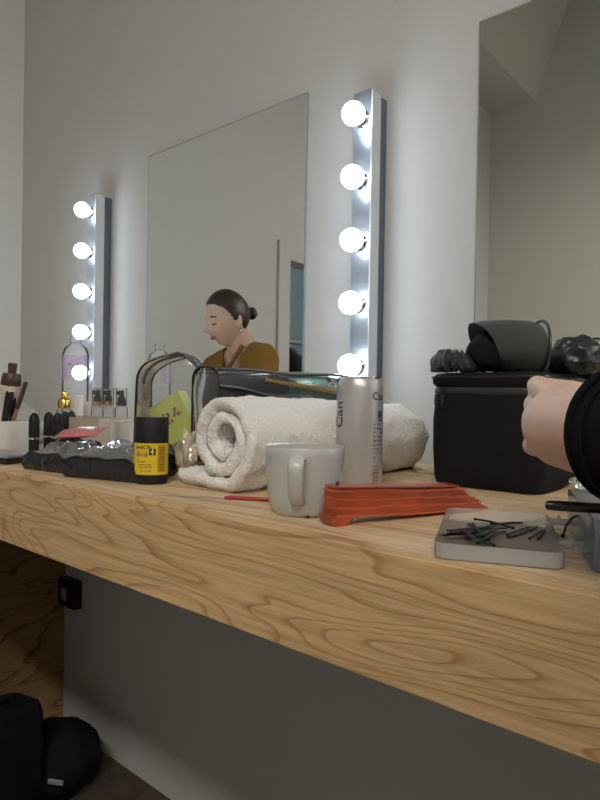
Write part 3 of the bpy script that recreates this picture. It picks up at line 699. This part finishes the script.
# flat vinyl pouches
def flat_pouch(c0, c1, depth, h, label, seed):
    ax = c1-c0; w = ax.length; t = thing('vinyl_pouch', label, 'pouch', c0, math.atan2(ax.y, ax.x), 'flat clear pouches')
    NX, NY = 16, 12
    def top(x, y): 
        e = min(1, min(x, w-x)/.012)*.25+.75
        return Vector((x, y, (h-.004+.010*math.sin(PI*x/w)*math.sin(PI*y/depth)+(.25+.75*min(1, y/.025))*(.011*noise.noise(Vector((x*34, y*34, seed)))+.005*noise.noise(Vector((x*80, y*80, seed+3))))+.014*y/depth)*e))
    b = nb(); g = [[b.verts.new(top(w*i/NX, depth*j/NY)) for i in range(NX+1)] for j in range(NY+1)]
    for j in range(NY):
        for i in range(NX): b.faces.new((g[j][i], g[j][i+1], g[j+1][i+1], g[j+1][i]))
    obj('clear_top', b, M_shiny, t)
    per = [(w*i/NX, 0) for i in range(NX+1)]+[(w, depth*j/NY) for j in range(1, NY+1)]+[(w*i/NX, depth) for i in range(NX-1, -1, -1)]+[(0, depth*j/NY) for j in range(NY-1, 0, -1)]
    cxy = Vector((w/2, depth/2, 0))
    def side(p, u):
        q = top(*p); bul = .004*math.sin(PI*u)+.0025*noise.noise(Vector((p[0]*60, p[1]*60+u*3, seed+9)))
        d = Vector((p[0], p[1], 0))-cxy; d.normalize(); return Vector((q.x, q.y, max(.0006, q.z*u)))+d*bul
    b = nb(); rings = [[side(p, u) for p in per] for u in (0, .25, .5, .75, 1)]; loft(b, rings, True, False); obj('dark_side', b, mat('smoky_vinyl', (.018, .018, .021), .15, bump=.5, bscale=60), t)
    b = nb(); tube(b, [top(*p)+Vector((0, 0, .0005)) for p in per], .0018, 6, closed=True); obj('piping', b, M_trim, t)
    b = nb(); rows = []
    for j in range(7): rows.append([b.verts.new(Vector((w*(.06+.88*i/9), depth*(.08+.84*j/6), h*.62+.006*noise.noise(Vector((i*.9, j*.9, seed)))))) for i in range(10)])
    for j in range(6):
        for i in range(9): b.faces.new((rows[j][i], rows[j][i+1], rows[j+1][i+1], rows[j+1][i]))
    obj('inner_layer', b, mat('inner_grey', (.20, .20, .21), .6), t)
    return t
flat_pouch(G(65, 477), G(135, 483.5), .085, .032, 'larger flat clear vinyl pouch beside the deodorant, crumpled shiny top', 2)
flat_pouch(G(24, 469), G(63, 474), .075, .029, 'smaller flat clear vinyl pouch beside the dark palette', 6)
# pink packet lying on the pouches
b = nb(); NX, NY = 12, 8; w, d = .070, .042
fr = [[None]*(NX+1) for _ in range(NY+1)]; bk = [[None]*(NX+1) for _ in range(NY+1)]
for j in range(NY+1):
    for i in range(NX+1):
        x = w*(i/NX-.5); y = d*(j/NY-.5); hh = .007*math.sqrt(max(0, math.sin(PI*i/NX)*math.sin(PI*j/NY)))+.002*noise.noise(Vector((x*70, y*70, 1)))*math.sin(PI*i/NX)
        fr[j][i] = b.verts.new((x, y, .0078+hh)); bk[j][i] = b.verts.new((x, y, .0075-hh*.8))
for j in range(NY):
    for i in range(NX):
        b.faces.new((fr[j][i], fr[j][i+1], fr[j+1][i+1], fr[j+1][i])); b.faces.new((bk[j][i], bk[j+1][i], bk[j+1][i+1], bk[j][i+1]))
o = obj('sachet', b, M_pink, loc=G(81, 437.5, ZC+.047), rot=(math.radians(14), math.radians(-4), math.radians(34))); tag(o, 'pink sachet lying on top of the larger clear pouch', 'packet')

# ------------------------------------------------------------------ left cluster
# brush pot
p = G(4, 452); pot = thing('brush_pot', 'square white pot of brushes at the left edge', 'pot', p, math.radians(8))
b = nb()
def sqr(hw, z): return [(x, y, z) for x, y in rrect(2*hw, 2*hw, .005)]
loft(b, [sqr(.033, 0), sqr(.034, .002), sqr(.034, .060), sqr(.0315, .060), sqr(.0315, .004)]); obj('pot_body', b, M_white, pot)
def stick(name, label, cat, base, tip, parts, group=None):
    base = Vector(base); tip = Vector(tip); d = tip-base; t = thing(name, label, cat, p+base, 0, group)
    t.rotation_mode = 'QUATERNION'; t.rotation_quaternion = Vector((0, 0, 1)).rotation_difference(d.normalized()); L = d.length
    for nm, u0, u1, r0, r1, mm in parts:
        b = nb(); tube(b, [(0, 0, L*u0), (0, 0, L*(u0+(u1-u0)*.15)), (0, 0, L*(u0+(u1-u0)*.85)), (0, 0, L*u1)], [r0*.96, r0, r1, r1*.9], 14); obj(nm, b, mm, t)
    return t
def UP(px, py, dep): q = D(px, py, dep)-p; return q
dp = (p-CAM).dot(F)
base0 = Vector((0, 0, .006))
stick('powder_brush', 'fat cream and dark brown brush standing in the white pot', 'brush', (-.008, .006, .006), UP(13, 363, dp), [('bristles', .0, .50, .010, .013, M_cream), ('ferrule', .50, .74, .013, .0185, M_cream), ('collar', .74, .88, .0185, .017, M_brownwood), ('knob', .88, 1, .0075, .0085, M_brownwood)])
stick('eye_brush', 'black brush leaning low in the white pot', 'brush', (.004, -.010, .006), UP(9, 386, dp-.01), [('handle', 0, 1, .004, .0045, M_blackm)], 'brushes in the pot')
stick('eye_brush', 'black brush with a brown tip in the middle of the white pot', 'brush', (.010, .004, .006), UP(16, 378, dp), [('handle', 0, .75, .004, .0045, M_blackm), ('brush_tip', .75, 1, .0045, .004, M_brownwood)], 'brushes in the pot')
stick('lip_pencil', 'brown and pink pencil leaning right out of the white pot', 'pencil', (.012, -.006, .006), UP(26, 382, dp-.005), [('barrel', 0, .6, .0038, .0038, M_terra), ('cap', .6, 1, .0042, .0042, M_brownwood)])
stick('eye_brush', 'thin black brush at the near side of the white pot', 'brush', (.016, -.016, .006), UP(12, 392, dp-.02), [('handle', 0, 1, .0035, .0045, M_blackm)], 'brushes in the pot')
# dark palette
c = G(6, 462); pl = thing('palette', 'flat black makeup palette with a grey lid at the left edge', 'palette', c, math.radians(18))
obj('base', box(nb(), -.045, .036, -.030, .03, 0, .010, .002), M_blackg, pl); obj('lid', box(nb(), -.045, .036, -.030, .03, .010, .0165, .002), M_grey, pl)
# lipsticks
def lipstick(px, top, dep, label, first=[]):
    q = D(px, 400, dep); q.z = ZC
    if not first:
        t = thing('lipstick', label, 'lipstick', q, 0, 'black lipstick tubes')
        obj('base', lathe(nb(), [(0, 0), (.0088, 0), (.0091, .001), (.0091, .027), (0, .027)], 24), M_blackm, t)
        obj('silver_band', lathe(nb(), [(0, .027), (.0088, .027), (.0088, .0305), (0, .0305)], 24), M_chrome, t)
        obj('cap', lathe(nb(), [(0, .0305), (.0095, .0305), (.0095, .060)]+[(.0095*math.cos(a), .060+.017*math.sin(a)) for a in [PI/2*k/8 for k in range(1, 8)]]+[(0, .077)], 24), M_blackm, t)
        first.append(t); return t
    return dup(first[0], q, 0, label, 'black lipstick tubes')
lipstick(34.5, 412, 1.14, 'black bullet lipstick tube standing alone right of the brush pot')
lipstick(49, 413, 1.20, 'black bullet lipstick tube, front left of the close group of four')
lipstick(58, 411, 1.17, 'tallest black bullet lipstick tube in the middle of the group of four')
lipstick(65.5, 412, 1.24, 'black bullet lipstick tube, third in the close group of four')
lipstick(71.5, 412, 1.29, 'black bullet lipstick tube nearest the beige box')
# folded white tissue behind the pot
q = D(31, 400, 1.36); q.z = ZC
b = nb(); NX, NY = 14, 10; W_ = .075
g = [[b.verts.new((W_*(i/NX-.5)+.012*math.sin(j*.7), .016*math.sin(i*1.1+j*.3)+.02*(j/NY), max(.0005, (.095-.055*(i/NX))*j/NY+.006*math.sin(i*.9)*(j/NY)))) for i in range(NX+1)] for j in range(NY+1)]
for j in range(NY):
    for i in range(NX): b.faces.new((g[j][i], g[j][i+1], g[j+1][i+1], g[j+1][i]))
bmesh.ops.solidify(b, geom=b.faces[:], thickness=.003)
for v in b.verts: v.co.z = max(.0004, v.co.z)
tag(obj('tissue', b, M_white, loc=q, rot=(0, 0, CAMYAW)), 'crumpled white tissue behind the white brush pot', 'tissue')
# beige box and clear tray
t = thing('cardboard_box', 'low beige box in front of the spray bottles', 'box', (-1.139, -.30, ZC))
b = nb(); loft(b, [[(x, y, z) for x, y in rrect(.178-2*i_, .07-2*i_, .002)] for i_, z in ((0, 0), (0, .066), (.002, .066), (.002, .003))]); obj('box_body', b, M_beige, t, smooth=False)
t = thing('acrylic_tray', 'small clear acrylic tray right of the beige box', 'tray', (-1.005, -.285, ZC))
obj('tray_body', tray(nb(), .072, .07, .060, .0022, .006), M_frost, t)
# spray bottles
def at(px, dep): q = D(px, 400, dep); q.z = ZC; return q
def spray(px, dep, label, ring, first={}):
    key = ring
    if key in first: return dup(first[key], at(px, dep), 0, label, 'small spray bottles')
    t = thing('spray_bottle', label, 'bottle', at(px, dep), 0, 'small spray bottles'); Rb = .0138
    obj('bottle_body', lathe(nb(), [(0, 0), (Rb*.9, 0), (Rb, .002), (Rb, .078), (Rb*.9, .085), (Rb*.5, .088), (0, .088)], 24), M_clear, t)
    obj('liquid', lathe(nb(), [(0, .002), (Rb*.9, .002), (Rb*.9, .060), (0, .060)], 24), M_liquid, t)
    obj('neck_ring', lathe(nb(), [(0, .088), (Rb*.80, .088), (Rb*.80, .096), (0, .096)], 24), M_copper if ring else M_blackm, t)
    b = nb(); lathe(b, [(0, .096), (Rb*.66, .096), (Rb*.62, .106), (Rb*.40, .109), (Rb*.40, .122), (0, .123)], 20); box(b, -.004, .004, -.012, 0, .112, .121, .001); obj('spray_head', b, M_blackm, t)
    obj('overcap', lathe(nb(), [(Rb*.9, .089), (Rb*.9, .126), (Rb*.8, .1275), (0, .1275)], 24), M_clear, t)
    first[key] = t; return t
spray(97.5, 1.40, 'small clear spray bottle with copper neck, left one of the pair', True)
spray(108.5, 1.41, 'small clear spray bottle with copper neck, right one of the pair', True)
spray(121.5, 1.38, 'small clear spray bottle with all-black head, right of the copper-necked pair', False)
# white tubes
for k, (px, dep, hh, lb) in enumerate(((79, 1.38, .112, 'taller white squeeze tube left of the spray bottles'), (87, 1.42, .095, 'shorter white squeeze tube next to the spray bottles'))):
    t = thing('squeeze_tube', lb, 'tube', at(px, dep), CAMYAW, 'white squeeze tubes')
    obj('cap', lathe(nb(), [(0, 0), (.009, 0), (.0095, .018), (0, .018)], 20), M_white, t)
    rings = []
    for i in range(8):
        u = i/7; z = .018+(hh-.018)*u; rx = .0105; ry = .0105*(1-u)+.0008
        rings.append([(rx*math.cos(a), ry*math.sin(a), z) for a in [2*PI*q/20 for q in range(20)]])
    obj('tube_body', loft(nb(), rings), mat('tube_white', (.72, .71, .69), .35), t)
# gold-capped perfume
t = thing('perfume_bottle', 'clear perfume bottle with a gold pump behind the lipsticks', 'bottle', at(64.5, 1.36))
obj('bottle_body', lathe(nb(), [(0, 0), (.017, 0), (.018, .003), (.018, .070), (.015, .078), (.009, .080), (0, .080)], 28), M_clear, t)
obj('perfume', lathe(nb(), [(0, .003), (.016, .003), (.016, .060), (0, .060)], 24), M_liquid, t)
obj('pump', lathe(nb(), [(0, .080), (.0145, .080), (.0150, .083), (.0150, .098), (.012, .102), (.0075, .104), (.0075, .114), (.005, .118), (0, .119)], 28), M_gold, t)
# tall clear bottle in front of the left bulbs
t = thing('micellar_bottle', 'tall clear bottle with a lilac label in front of the left light bar', 'bottle', at(75, 1.60), CAMYAW); Rm = .0335
obj('bottle_body', lathe(nb(), [(0, 0), (Rm*.92, 0), (Rm, .004), (Rm, .215), (Rm*.85, .232), (Rm*.45, .242), (Rm*.40, .246), (0, .246)], 36), M_clear, t)
obj('cap', lathe(nb(), [(0, .246), (.0135, .246), (.0135, .262), (.012, .264), (0, .264)], 28), M_clear, t)
b = nb(); wraprect(b, Rm, -PI/2-math.radians(78), -PI/2+math.radians(78), .148, .212, off=.0005, n=24); mlab = obj('label', b, M_lilac, t)
b = nb()
for k, (a0, z0, sz) in enumerate(((-50, .186, .007), (-30, .183, .005), (-44, .165, .008), (-10, .189, .006), (25, .190, .006), (-46, .152, .004), (30, .155, .005))): wraprect(b, Rm, -PI/2+math.radians(a0), -PI/2+math.radians(a0+sz*1500), z0-sz/2, z0+sz/2, off=.0008, n=3)
obj('label_print', b, M_purple, mlab, smooth=False)

# ------------------------------------------------------------------ things on the floor under the counter
q = Vector((-1.50, -.17, 0)); b = nb(); bmesh.ops.create_icosphere(b, subdivisions=4, radius=1)
for v in b.verts:
    c = v.co.copy(); k = 1+.18*noise.noise(c*1.8)+.08*abs(noise.noise(c*4)); v.co = Vector((c.x*.115*k, c.y*.105*k, max(.0005, .08+c.z*.095*k)))
fb = thing('floor_bag', 'slumped black soft bag on the floor against the wall', 'bag', q); obj('bag_body', b, M_black, fb)
b = nb(); tube(b, [(-.06, -.05, .15), (-.05, -.07, .20), (.0, -.07, .205), (.05, -.05, .16)], .007, 8); obj('handle', b, M_black, fb)
b = nb(); box(b, .045, .085, -.110, -.106, .085, .097, .001); obj('grey_tag', b, M_grey, fb, rot=(0, 0, math.radians(30)))
q = D(-8, 790, 1.42); q.z = 0; ch = thing('storage_case', 'upright black case on the floor at the lower left', 'case', q, math.radians(10))
b = nb(); loft(b, [[(x, y, z) for x, y in rrect(.13-2*i_, .20-2*i_, .03, 6)] for i_, z in ((.004, 0), (0, .006), (-.002, .14), (0, .26), (.006, .283), (.02, .288))]); wobble(b, .003, 12, 8)
for v in b.verts: v.co.z = max(0, v.co.z)
obj('case_body', b, M_black, ch); b = nb(); tube(b, [(0, -.05, .285), (0, -.045, .305), (0, .045, .305), (0, .05, .285)], .006, 8); obj('handle', b, M_trim, ch)

# ------------------------------------------------------------------ people
def head_bm(bm, Mx):
    r = bmesh.ops.create_uvsphere(bm, u_segments=64, v_segments=48, radius=1)
    def g(x, z, cx, cz, s, sz=None): return math.exp(-((x-cx)/s)**2-((z-cz)/(sz or s))**2)
    for v in r['verts']:
        d = v.co.copy(); x = .073*d.x; z = .115*d.z; y = .094*d.y
        if z < 0:
            u = -z/.115; x *= 1-.30*u**1.6; 
            if d.y < 0: y *= 1-.55*min(1, u*1.15)
            else: y *= 1-.02*u; y += .006*u*d.y
        if d.y > 0:
            f = d.y; y = y*(1-.10*(abs(d.x)**2))
            y += f*(.027*g(x, z, 0, -.032, .012, .014) + .017*g(x, z, 0, -.012, .009, .020) + .004*g(x, z, 0, .022, .04, .012)
                    - .010*g(x, z, .031, -.002, .014, .011) - .010*g(x, z, -.031, -.002, .014, .011)
                    + .006*g(x, z, .031, -.004, .010, .007) + .006*g(x, z, -.031, -.004, .010, .007)
                    + .007*g(x, z, 0, -.063, .018, .008) - .003*g(x, z, 0, -.077, .02, .006) + .011*g(x, z, 0, -.096, .02, .014)
                    + .005*g(x, z, .04, -.035, .02) + .005*g(x, z, -.04, -.035, .02))
        v.co = Vector((x, y, z))
    bmesh.ops.transform(bm, matrix=Mx, verts=r['verts'])
    for sx in (-1, 1):
        ell(bm, Mx @ Vector((sx*.0735, -.006, -.018)), (.007, .016, .029), (Mx.to_3x3() @ Matrix.Rotation(sx*.35, 3, 'Z') @ Matrix.Rotation(.15, 3, 'X')), 14, 10)
def hair_bm(Mx, bun=True):
    b = nb(); r = bmesh.ops.create_uvsphere(b, u_segments=96, v_segments=72, radius=1)
    line = [(-.10, -.060), (-.06, -.085), (-.038, -.066), (-.020, -.030), (-.004, -.016), (.012, -.012), (.024, .018), (.042, .046), (.065, .066), (.10, .078)]
    for v in r['verts']:
        d = v.co.copy(); z = .115*d.z; x = .073*d.x; y = .094*d.y
        if z < 0:
            u = -z/.115; x *= 1-.30*u**1.6
            if d.y < 0: y *= 1-.55*min(1, u*1.15)
        for (ya, za), (yb, zb_) in zip(line, line[1:]):
            if ya <= y <= yb: zl = za+(zb_-za)*(y-ya)/(yb-ya)
        t_ = max(0, min(1, (z-zl+.005)/.010)); t_ = t_*t_*(3-2*t_)
        part = .0018*math.exp(-(x/.004)**2)*(1 if z > .05 else 0)
        k = -.013+.0195*t_-part; v.co = Vector((x+k*d.x, y+k*d.y, z+k*d.z))
    if bun:
        q = nb(); ell(q, (0, -.112, .002), (.027, .024, .027), u=28, v=20); wobble(q, .0015, 60, 1); joinbm(b, q)
    bmesh.ops.transform(b, matrix=Mx, verts=b.verts); return b
def hand(bm, wrist, fwd, side, curl, r=1.0, thumb_side=1):
    """wrist point, forward direction, side direction towards the thumb"""
    fwd = Vector(fwd).normalized(); side = Vector(side); side = (side-fwd*side.dot(fwd)).normalized(); nrm = Vector(thumb_side); nrm = (nrm-fwd*nrm.dot(fwd)-side*nrm.dot(side)).normalized()   # nrm: palm side
    w = Vector(wrist)
    offs = (.028, .0095, -.0095, -.0275); lens = (.070, .078, .072, .056); palm = (.082, .086, .082, .074)
    for o_, l, pl_ in zip(offs, lens, palm):
        k = w+fwd*pl_*.95*r+side*o_*r; capsule(bm, w+side*o_*.55*r, k, .0135*r, .0105*r)
        a = curl[0]; q = k
        for seg, fr_, rr_ in ((.45, .0088, .0082), (.30, .0082, .0074), (.25, .0074, .0062)):
            d = fwd*math.cos(a)+nrm*math.sin(a); e = q+d*l*seg*r; capsule(bm, q, e, fr_*r, rr_*r, 10); q = e; a += curl[1]
    q = w+fwd*.018*r+side*.022*r; d = (fwd*.85+side*(.62 if curl[0] < .5 else .12)+nrm*.5).normalized(); e = q+d*.042*r; capsule(bm, q, e, .0145*r, .0105*r)
    d2 = (fwd*.7+side*(.12 if curl[0] < .5 else -.15)+nrm*.65).normalized(); e2 = e+d2*.032*r; capsule(bm, e, e2, .0102*r, .009*r); d3 = (fwd*.8-side*.1+nrm*.6).normalized(); capsule(bm, e2, e2+d3*.024*r, .009*r, .007*r)

def seated_person(label, H, hyaw, pitch, neck, hip, sh, arms, top_mat, sleeve, Rsleeve, v_neck, earring, stoolz, knee_y, voxel=.004, hsc=1.0, hr=1.0):
    """H head centre; sh two shoulder points; arms [(elbow, wrist, fwd, side, curl, thumb)]"""
    t = thing('person', label, 'person', (hip.x, hip.y, 0))
    inv = Vector((hip.x, hip.y, 0)); L = lambda q: Vector(q)-inv
    Mx = Matrix.Translation(L(H)) @ Matrix.Rotation(hyaw, 4, 'Z') @ Matrix.Rotation(-pitch, 4, 'X') @ Matrix.Scale(hsc, 4)
    b = nb(); head_bm(b, Mx); nk = L(neck); hp = L(hip)
    hn = Mx @ Vector((0, -.025, -.05)); capsule(b, hn, nk, .050, .056)
    s0, s1 = L(sh[0]), L(sh[1]); mid = (s0+s1)/2; ch = mid*.72+hp*.28; be = mid*.35+hp*.65
    latv = (s1-s0).normalized(); rot = Matrix((latv, Vector((0, 0, 1)).cross(latv), Vector((0, 0, 1)))).transposed()
    for u, sx, sy in ((.12, .155, .085), (.3, .155, .10), (.5, .135, .09), (.7, .125, .088), (.88, .15, .105), (1.0, .165, .12)):
        c = mid*(1-u)+hp*u; ell(b, c, (sx*.92, sy*.9, .10), rot)
    for s_ in (s0, s1): capsule(b, nk+Vector((0, 0, -.015)), s_, .042, .050); ell(b, s_, (.053, .053, .053))
    garment = []
    for s_, (el, wr, fw, sd, cu, th) in zip((s0, s1), arms):
        el, wr = L(el), L(wr); capsule(b, s_, el, .047, .038); capsule(b, el, wr, .039, .0275*(2-hr)**1.3)
        capsule(b, wr-(wr-el).normalized()*.01, wr+Vector(fw).normalized()*.02, .0270, .026); hand(b, wr, fw, sd, cu, hr, th); garment.append((s_, el, wr))
    legs = []
    fr = rot @ Vector((0, 1, 0))
    for sg in (-1, 1):
        h0 = hp+latv*.085*sg+Vector((0, 0, -.02)); kn = h0+fr*knee_y+latv*.03*sg; an = kn+Vector((0, 0, .12-kn.z))-fr*.05; legs.append((h0, kn, an))
        capsule(b, h0, kn, .082, .056); capsule(b, kn, an, .054, .038); capsule(b, an, an+fr*.13+Vector((0, 0, -.055)), .036, .026)
    remesh('body', b, M_skin, t, voxel, 5 if hr == 1 else 3)
    # clothes
    b = nb()
    for u, sx, sy in ((.10, .162, .093), (.2, .166, .103), (.3, .165, .110), (.4, .156, .106), (.5, .147, .102), (.6, .142, .100), (.7, .141, .102), (.8, .150, .109), (.88, .160, .115), (.97, .172, .126)):
        ell(b, mid*(1-u)+hp*u, (sx, sy, .10), rot)
    for s_, el, wr in garment:
        capsule(b, nk+Vector((0, -.012, -.008)), s_, .050, .060); capsule(b, nk+Vector((0, .02, -.045)), s_, .05, .058); ell(b, s_, (.061, .061, .061)); capsule(b, s_, el, .058, Rsleeve*1.02); capsule(b, el, el+(wr-el)*sleeve, Rsleeve, Rsleeve*.86)
    nkz = nk.z; rinv = rot.transposed()
    def cut(c):
        q = rinv @ (c-nk)
        for s_, el, wr in garment:
            e2 = el+(wr-el)*sleeve; d = (wr-el).normalized()
            if (c-e2).dot(d) > 0 and (c-e2).length < .12: return True
        if math.hypot(q.x, q.y*.9-.006) < .060 and q.z > -.045: return True
        if v_neck and q.y > 0 and q.z > -.15: return abs(q.x-.01) < .064*(q.z+.15)/.13
        return False
    remesh('top', b, top_mat, t, .005, 26, cut, (.004, 18, 2))
    for s_, el_, wr_ in garment:
        b = nb(); d = (wr_-el_).normalized(); c = el_+(wr_-el_)*sleeve; u = d.orthogonal().normalized(); w_ = d.cross(u); rr_ = Rsleeve*.85
        tube(b, [c-d*.003+(u*math.cos(a)+w_*math.sin(a))*rr_*(1+.02*math.sin(3*a)) for a in [2*PI*k/40 for k in range(40)]], .0026, 10, closed=True)
        tube(b, [c-d*.020+(u*math.cos(a)+w_*math.sin(a))*rr_*1.015 for a in [2*PI*k/40 for k in range(40)]], .0013, 8, closed=True); obj('cuff', b, top_mat, t)
    if v_neck:
        b = nb()
        for sg in (1, -1):
            pts = []
            for i in range(9):
                u = i/8; q = Vector((sg*(.060*(1-u)-.022*u)*1.0, (.045+.055*min(1, u*1.4))+(.004 if sg > 0 else 0), .002-.175*u)); pts.append(nk+rot @ q)
            tube(b, pts, [.008]*9, 8)
        obj('neckline_fold', b, top_mat, t)
    b = nb(); ell(b, hp+Vector((0, 0, -.01)), (.172, .127, .10), rot)
    for h0, kn, an in legs: capsule(b, h0, kn, .089, .064); capsule(b, kn, an+(kn-an)*.05, .063, .05)
    remesh('trousers', b, M_dark, t, .008, 5)
    b = nb()
    for h0, kn, an in legs:
        c = an+fr*.07; c.z = .045; ell(b, c, (.045, .13, .042), rot); capsule(b, an+Vector((0, 0, -.02)), an+Vector((0, 0, -.06)), .043, .043)
    for v in b.verts: v.co.z = max(.002, v.co.z)
    remesh('shoes', b, M_blackm, t, .008, 3)
    obj('hair', hair_bm(Mx), M_hair, t)
    b = nb(); Q = lambda x, y, z: Mx @ Vector((x, y, z))
    for sg in (-1, 1): tube(b, [Q(sg*.013, .0875, .016), Q(sg*.028, .0855, .021), Q(sg*.048, .0735, .015)], [.0020, .0030, .0016], 8)
    obj('eyebrows', b, M_hair, t)
    b = nb()
    for sg in (-1, 1): tube(b, [Q(sg*.019, .0850, -.0075), Q(sg*.025, .0872, -.0105), Q(sg*.032, .0862, -.0115), Q(sg*.042, .0785, -.0085)], [.0016, .0026, .0027, .0016], 8)
    obj('eyelashes', b, M_hair, t)
    b = nb(); rl = Mx.to_3x3().normalized(); ell(b, Q(0, .0875, -.0600), (.0175, .0075, .0038), rl); ell(b, Q(0, .0865, -.0668), (.0155, .0075, .0044), rl); obj('lips', b, M_lip, t)
    if earring:
        b = nb()
        for sg in (-1, 1): ell(b, Q(sg*.082, -.002, -.043), (.0075, .0075, .0075)); ell(b, Q(sg*.083, -.002, -.055), (.0055, .0055, .0065))
        obj('earrings', b, M_chrome, t)
    # stool
    st = thing('bar_stool', 'black bar stool under the '+('woman in mustard' if v_neck else 'person in black'), 'stool', (hip.x, hip.y, 0))
    obj('seat', lathe(nb(), [(0, stoolz-.04), (.165, stoolz-.04), (.175, stoolz-.03), (.175, stoolz-.01), (.16, stoolz), (0, stoolz)], 36), M_blackm, st)
    for a in (45, 135, 225, 315):
        a = math.radians(a); obj('leg', tube(nb(), [(.10*math.cos(a), .10*math.sin(a), stoolz-.04), (.19*math.cos(a), .19*math.sin(a), 0.001)], .013, 10), M_blackg, st)
    obj('footrest', tube(nb(), [(.165*math.cos(2*PI*k/32), .165*math.sin(2*PI*k/32), .17) for k in range(32)], .009, 8, closed=True), M_blackg, st)
    return t
# the woman seen in the mirror: her reflection stands at depth 2.23 behind the glass
v = D(230.5, 319, 2.23); H = Vector((v.x, -v.y, v.z))
fdir = Vector((-.10, 1, 0)).normalized()
neck = H+Vector((.005, -.066, -.108)); hip = Vector((H.x+.02, H.y-.27, .665))
sh = (neck+Vector((-.135, .005, -.075)), neck+Vector((.128, .020, -.042)))
arms = []
for sg, s_ in zip((-1, 1), sh):
    el = s_+Vector((.07*sg, .05, -.25)); wr = Vector((H.x+.10*sg, YF+.10, ZC+.026)); arms.append((el, wr, (-.3*sg, .95, -.05), (-sg, 0, 0), (.15, .2), (0, 0, -1)))
seated_person('woman with dark bun and mustard wrap top looking down, reflected in the mirror', H, math.radians(16), math.radians(15), neck, hip, sh, arms, M_mustard, .55, .050, True, True, .575, .40, .0035, .89)
# the person at the right, only arm in view
wr = D(566, 427, .450)
el = CAM+R0*.203+F0*.205+Vector((0, 0, -.020)); cuff = el+(wr-el)*.60
hfw = (D(534, 415, .520)-wr)
ls = Vector((.150, -.93, 1.225)); neck2 = Vector((.325, -.965, 1.29)); rs = Vector((.50, -.99, 1.23)); hip2 = Vector((.36, -1.08, .665))
H2 = neck2+Vector((-.01, .075, .145))
k1 = (el-wr).length
arms2 = [(el, wr, hfw, (-.1, .25, 1), (1.05, .85), tuple(R0*.8+F0*.5)), (rs+Vector((.09, .08, -.24)), Vector((.42, YF+.10, ZC+.027)), (-.3, .95, 0), (-1, 0, 0), (.15, .2), (0, 0, -1))]
seated_person('person in a black sweater at the right, bare hand reaching over the counter', H2, math.radians(20), math.radians(18), neck2, hip2, (ls, rs), arms2, M_sweater, .66, .047, False, False, .575, .36, .0033, 1.0, .9)

# ------------------------------------------------------------------ world and view
w = bpy.data.worlds.new('world'); sc.world = w; w.use_nodes = True
w.node_tree.nodes['Background'].inputs[0].default_value = (.02, .02, .02, 1)
sc.view_settings.view_transform = 'Standard'; sc.view_settings.look = 'None'; sc.view_settings.gamma = 1; sc.view_settings.exposure = 0
sc.cycles.max_bounces = 10; sc.cycles.transparent_max_bounces = 24; sc.cycles.use_denoising = True
sc.cycles.sample_clamp_indirect = 6
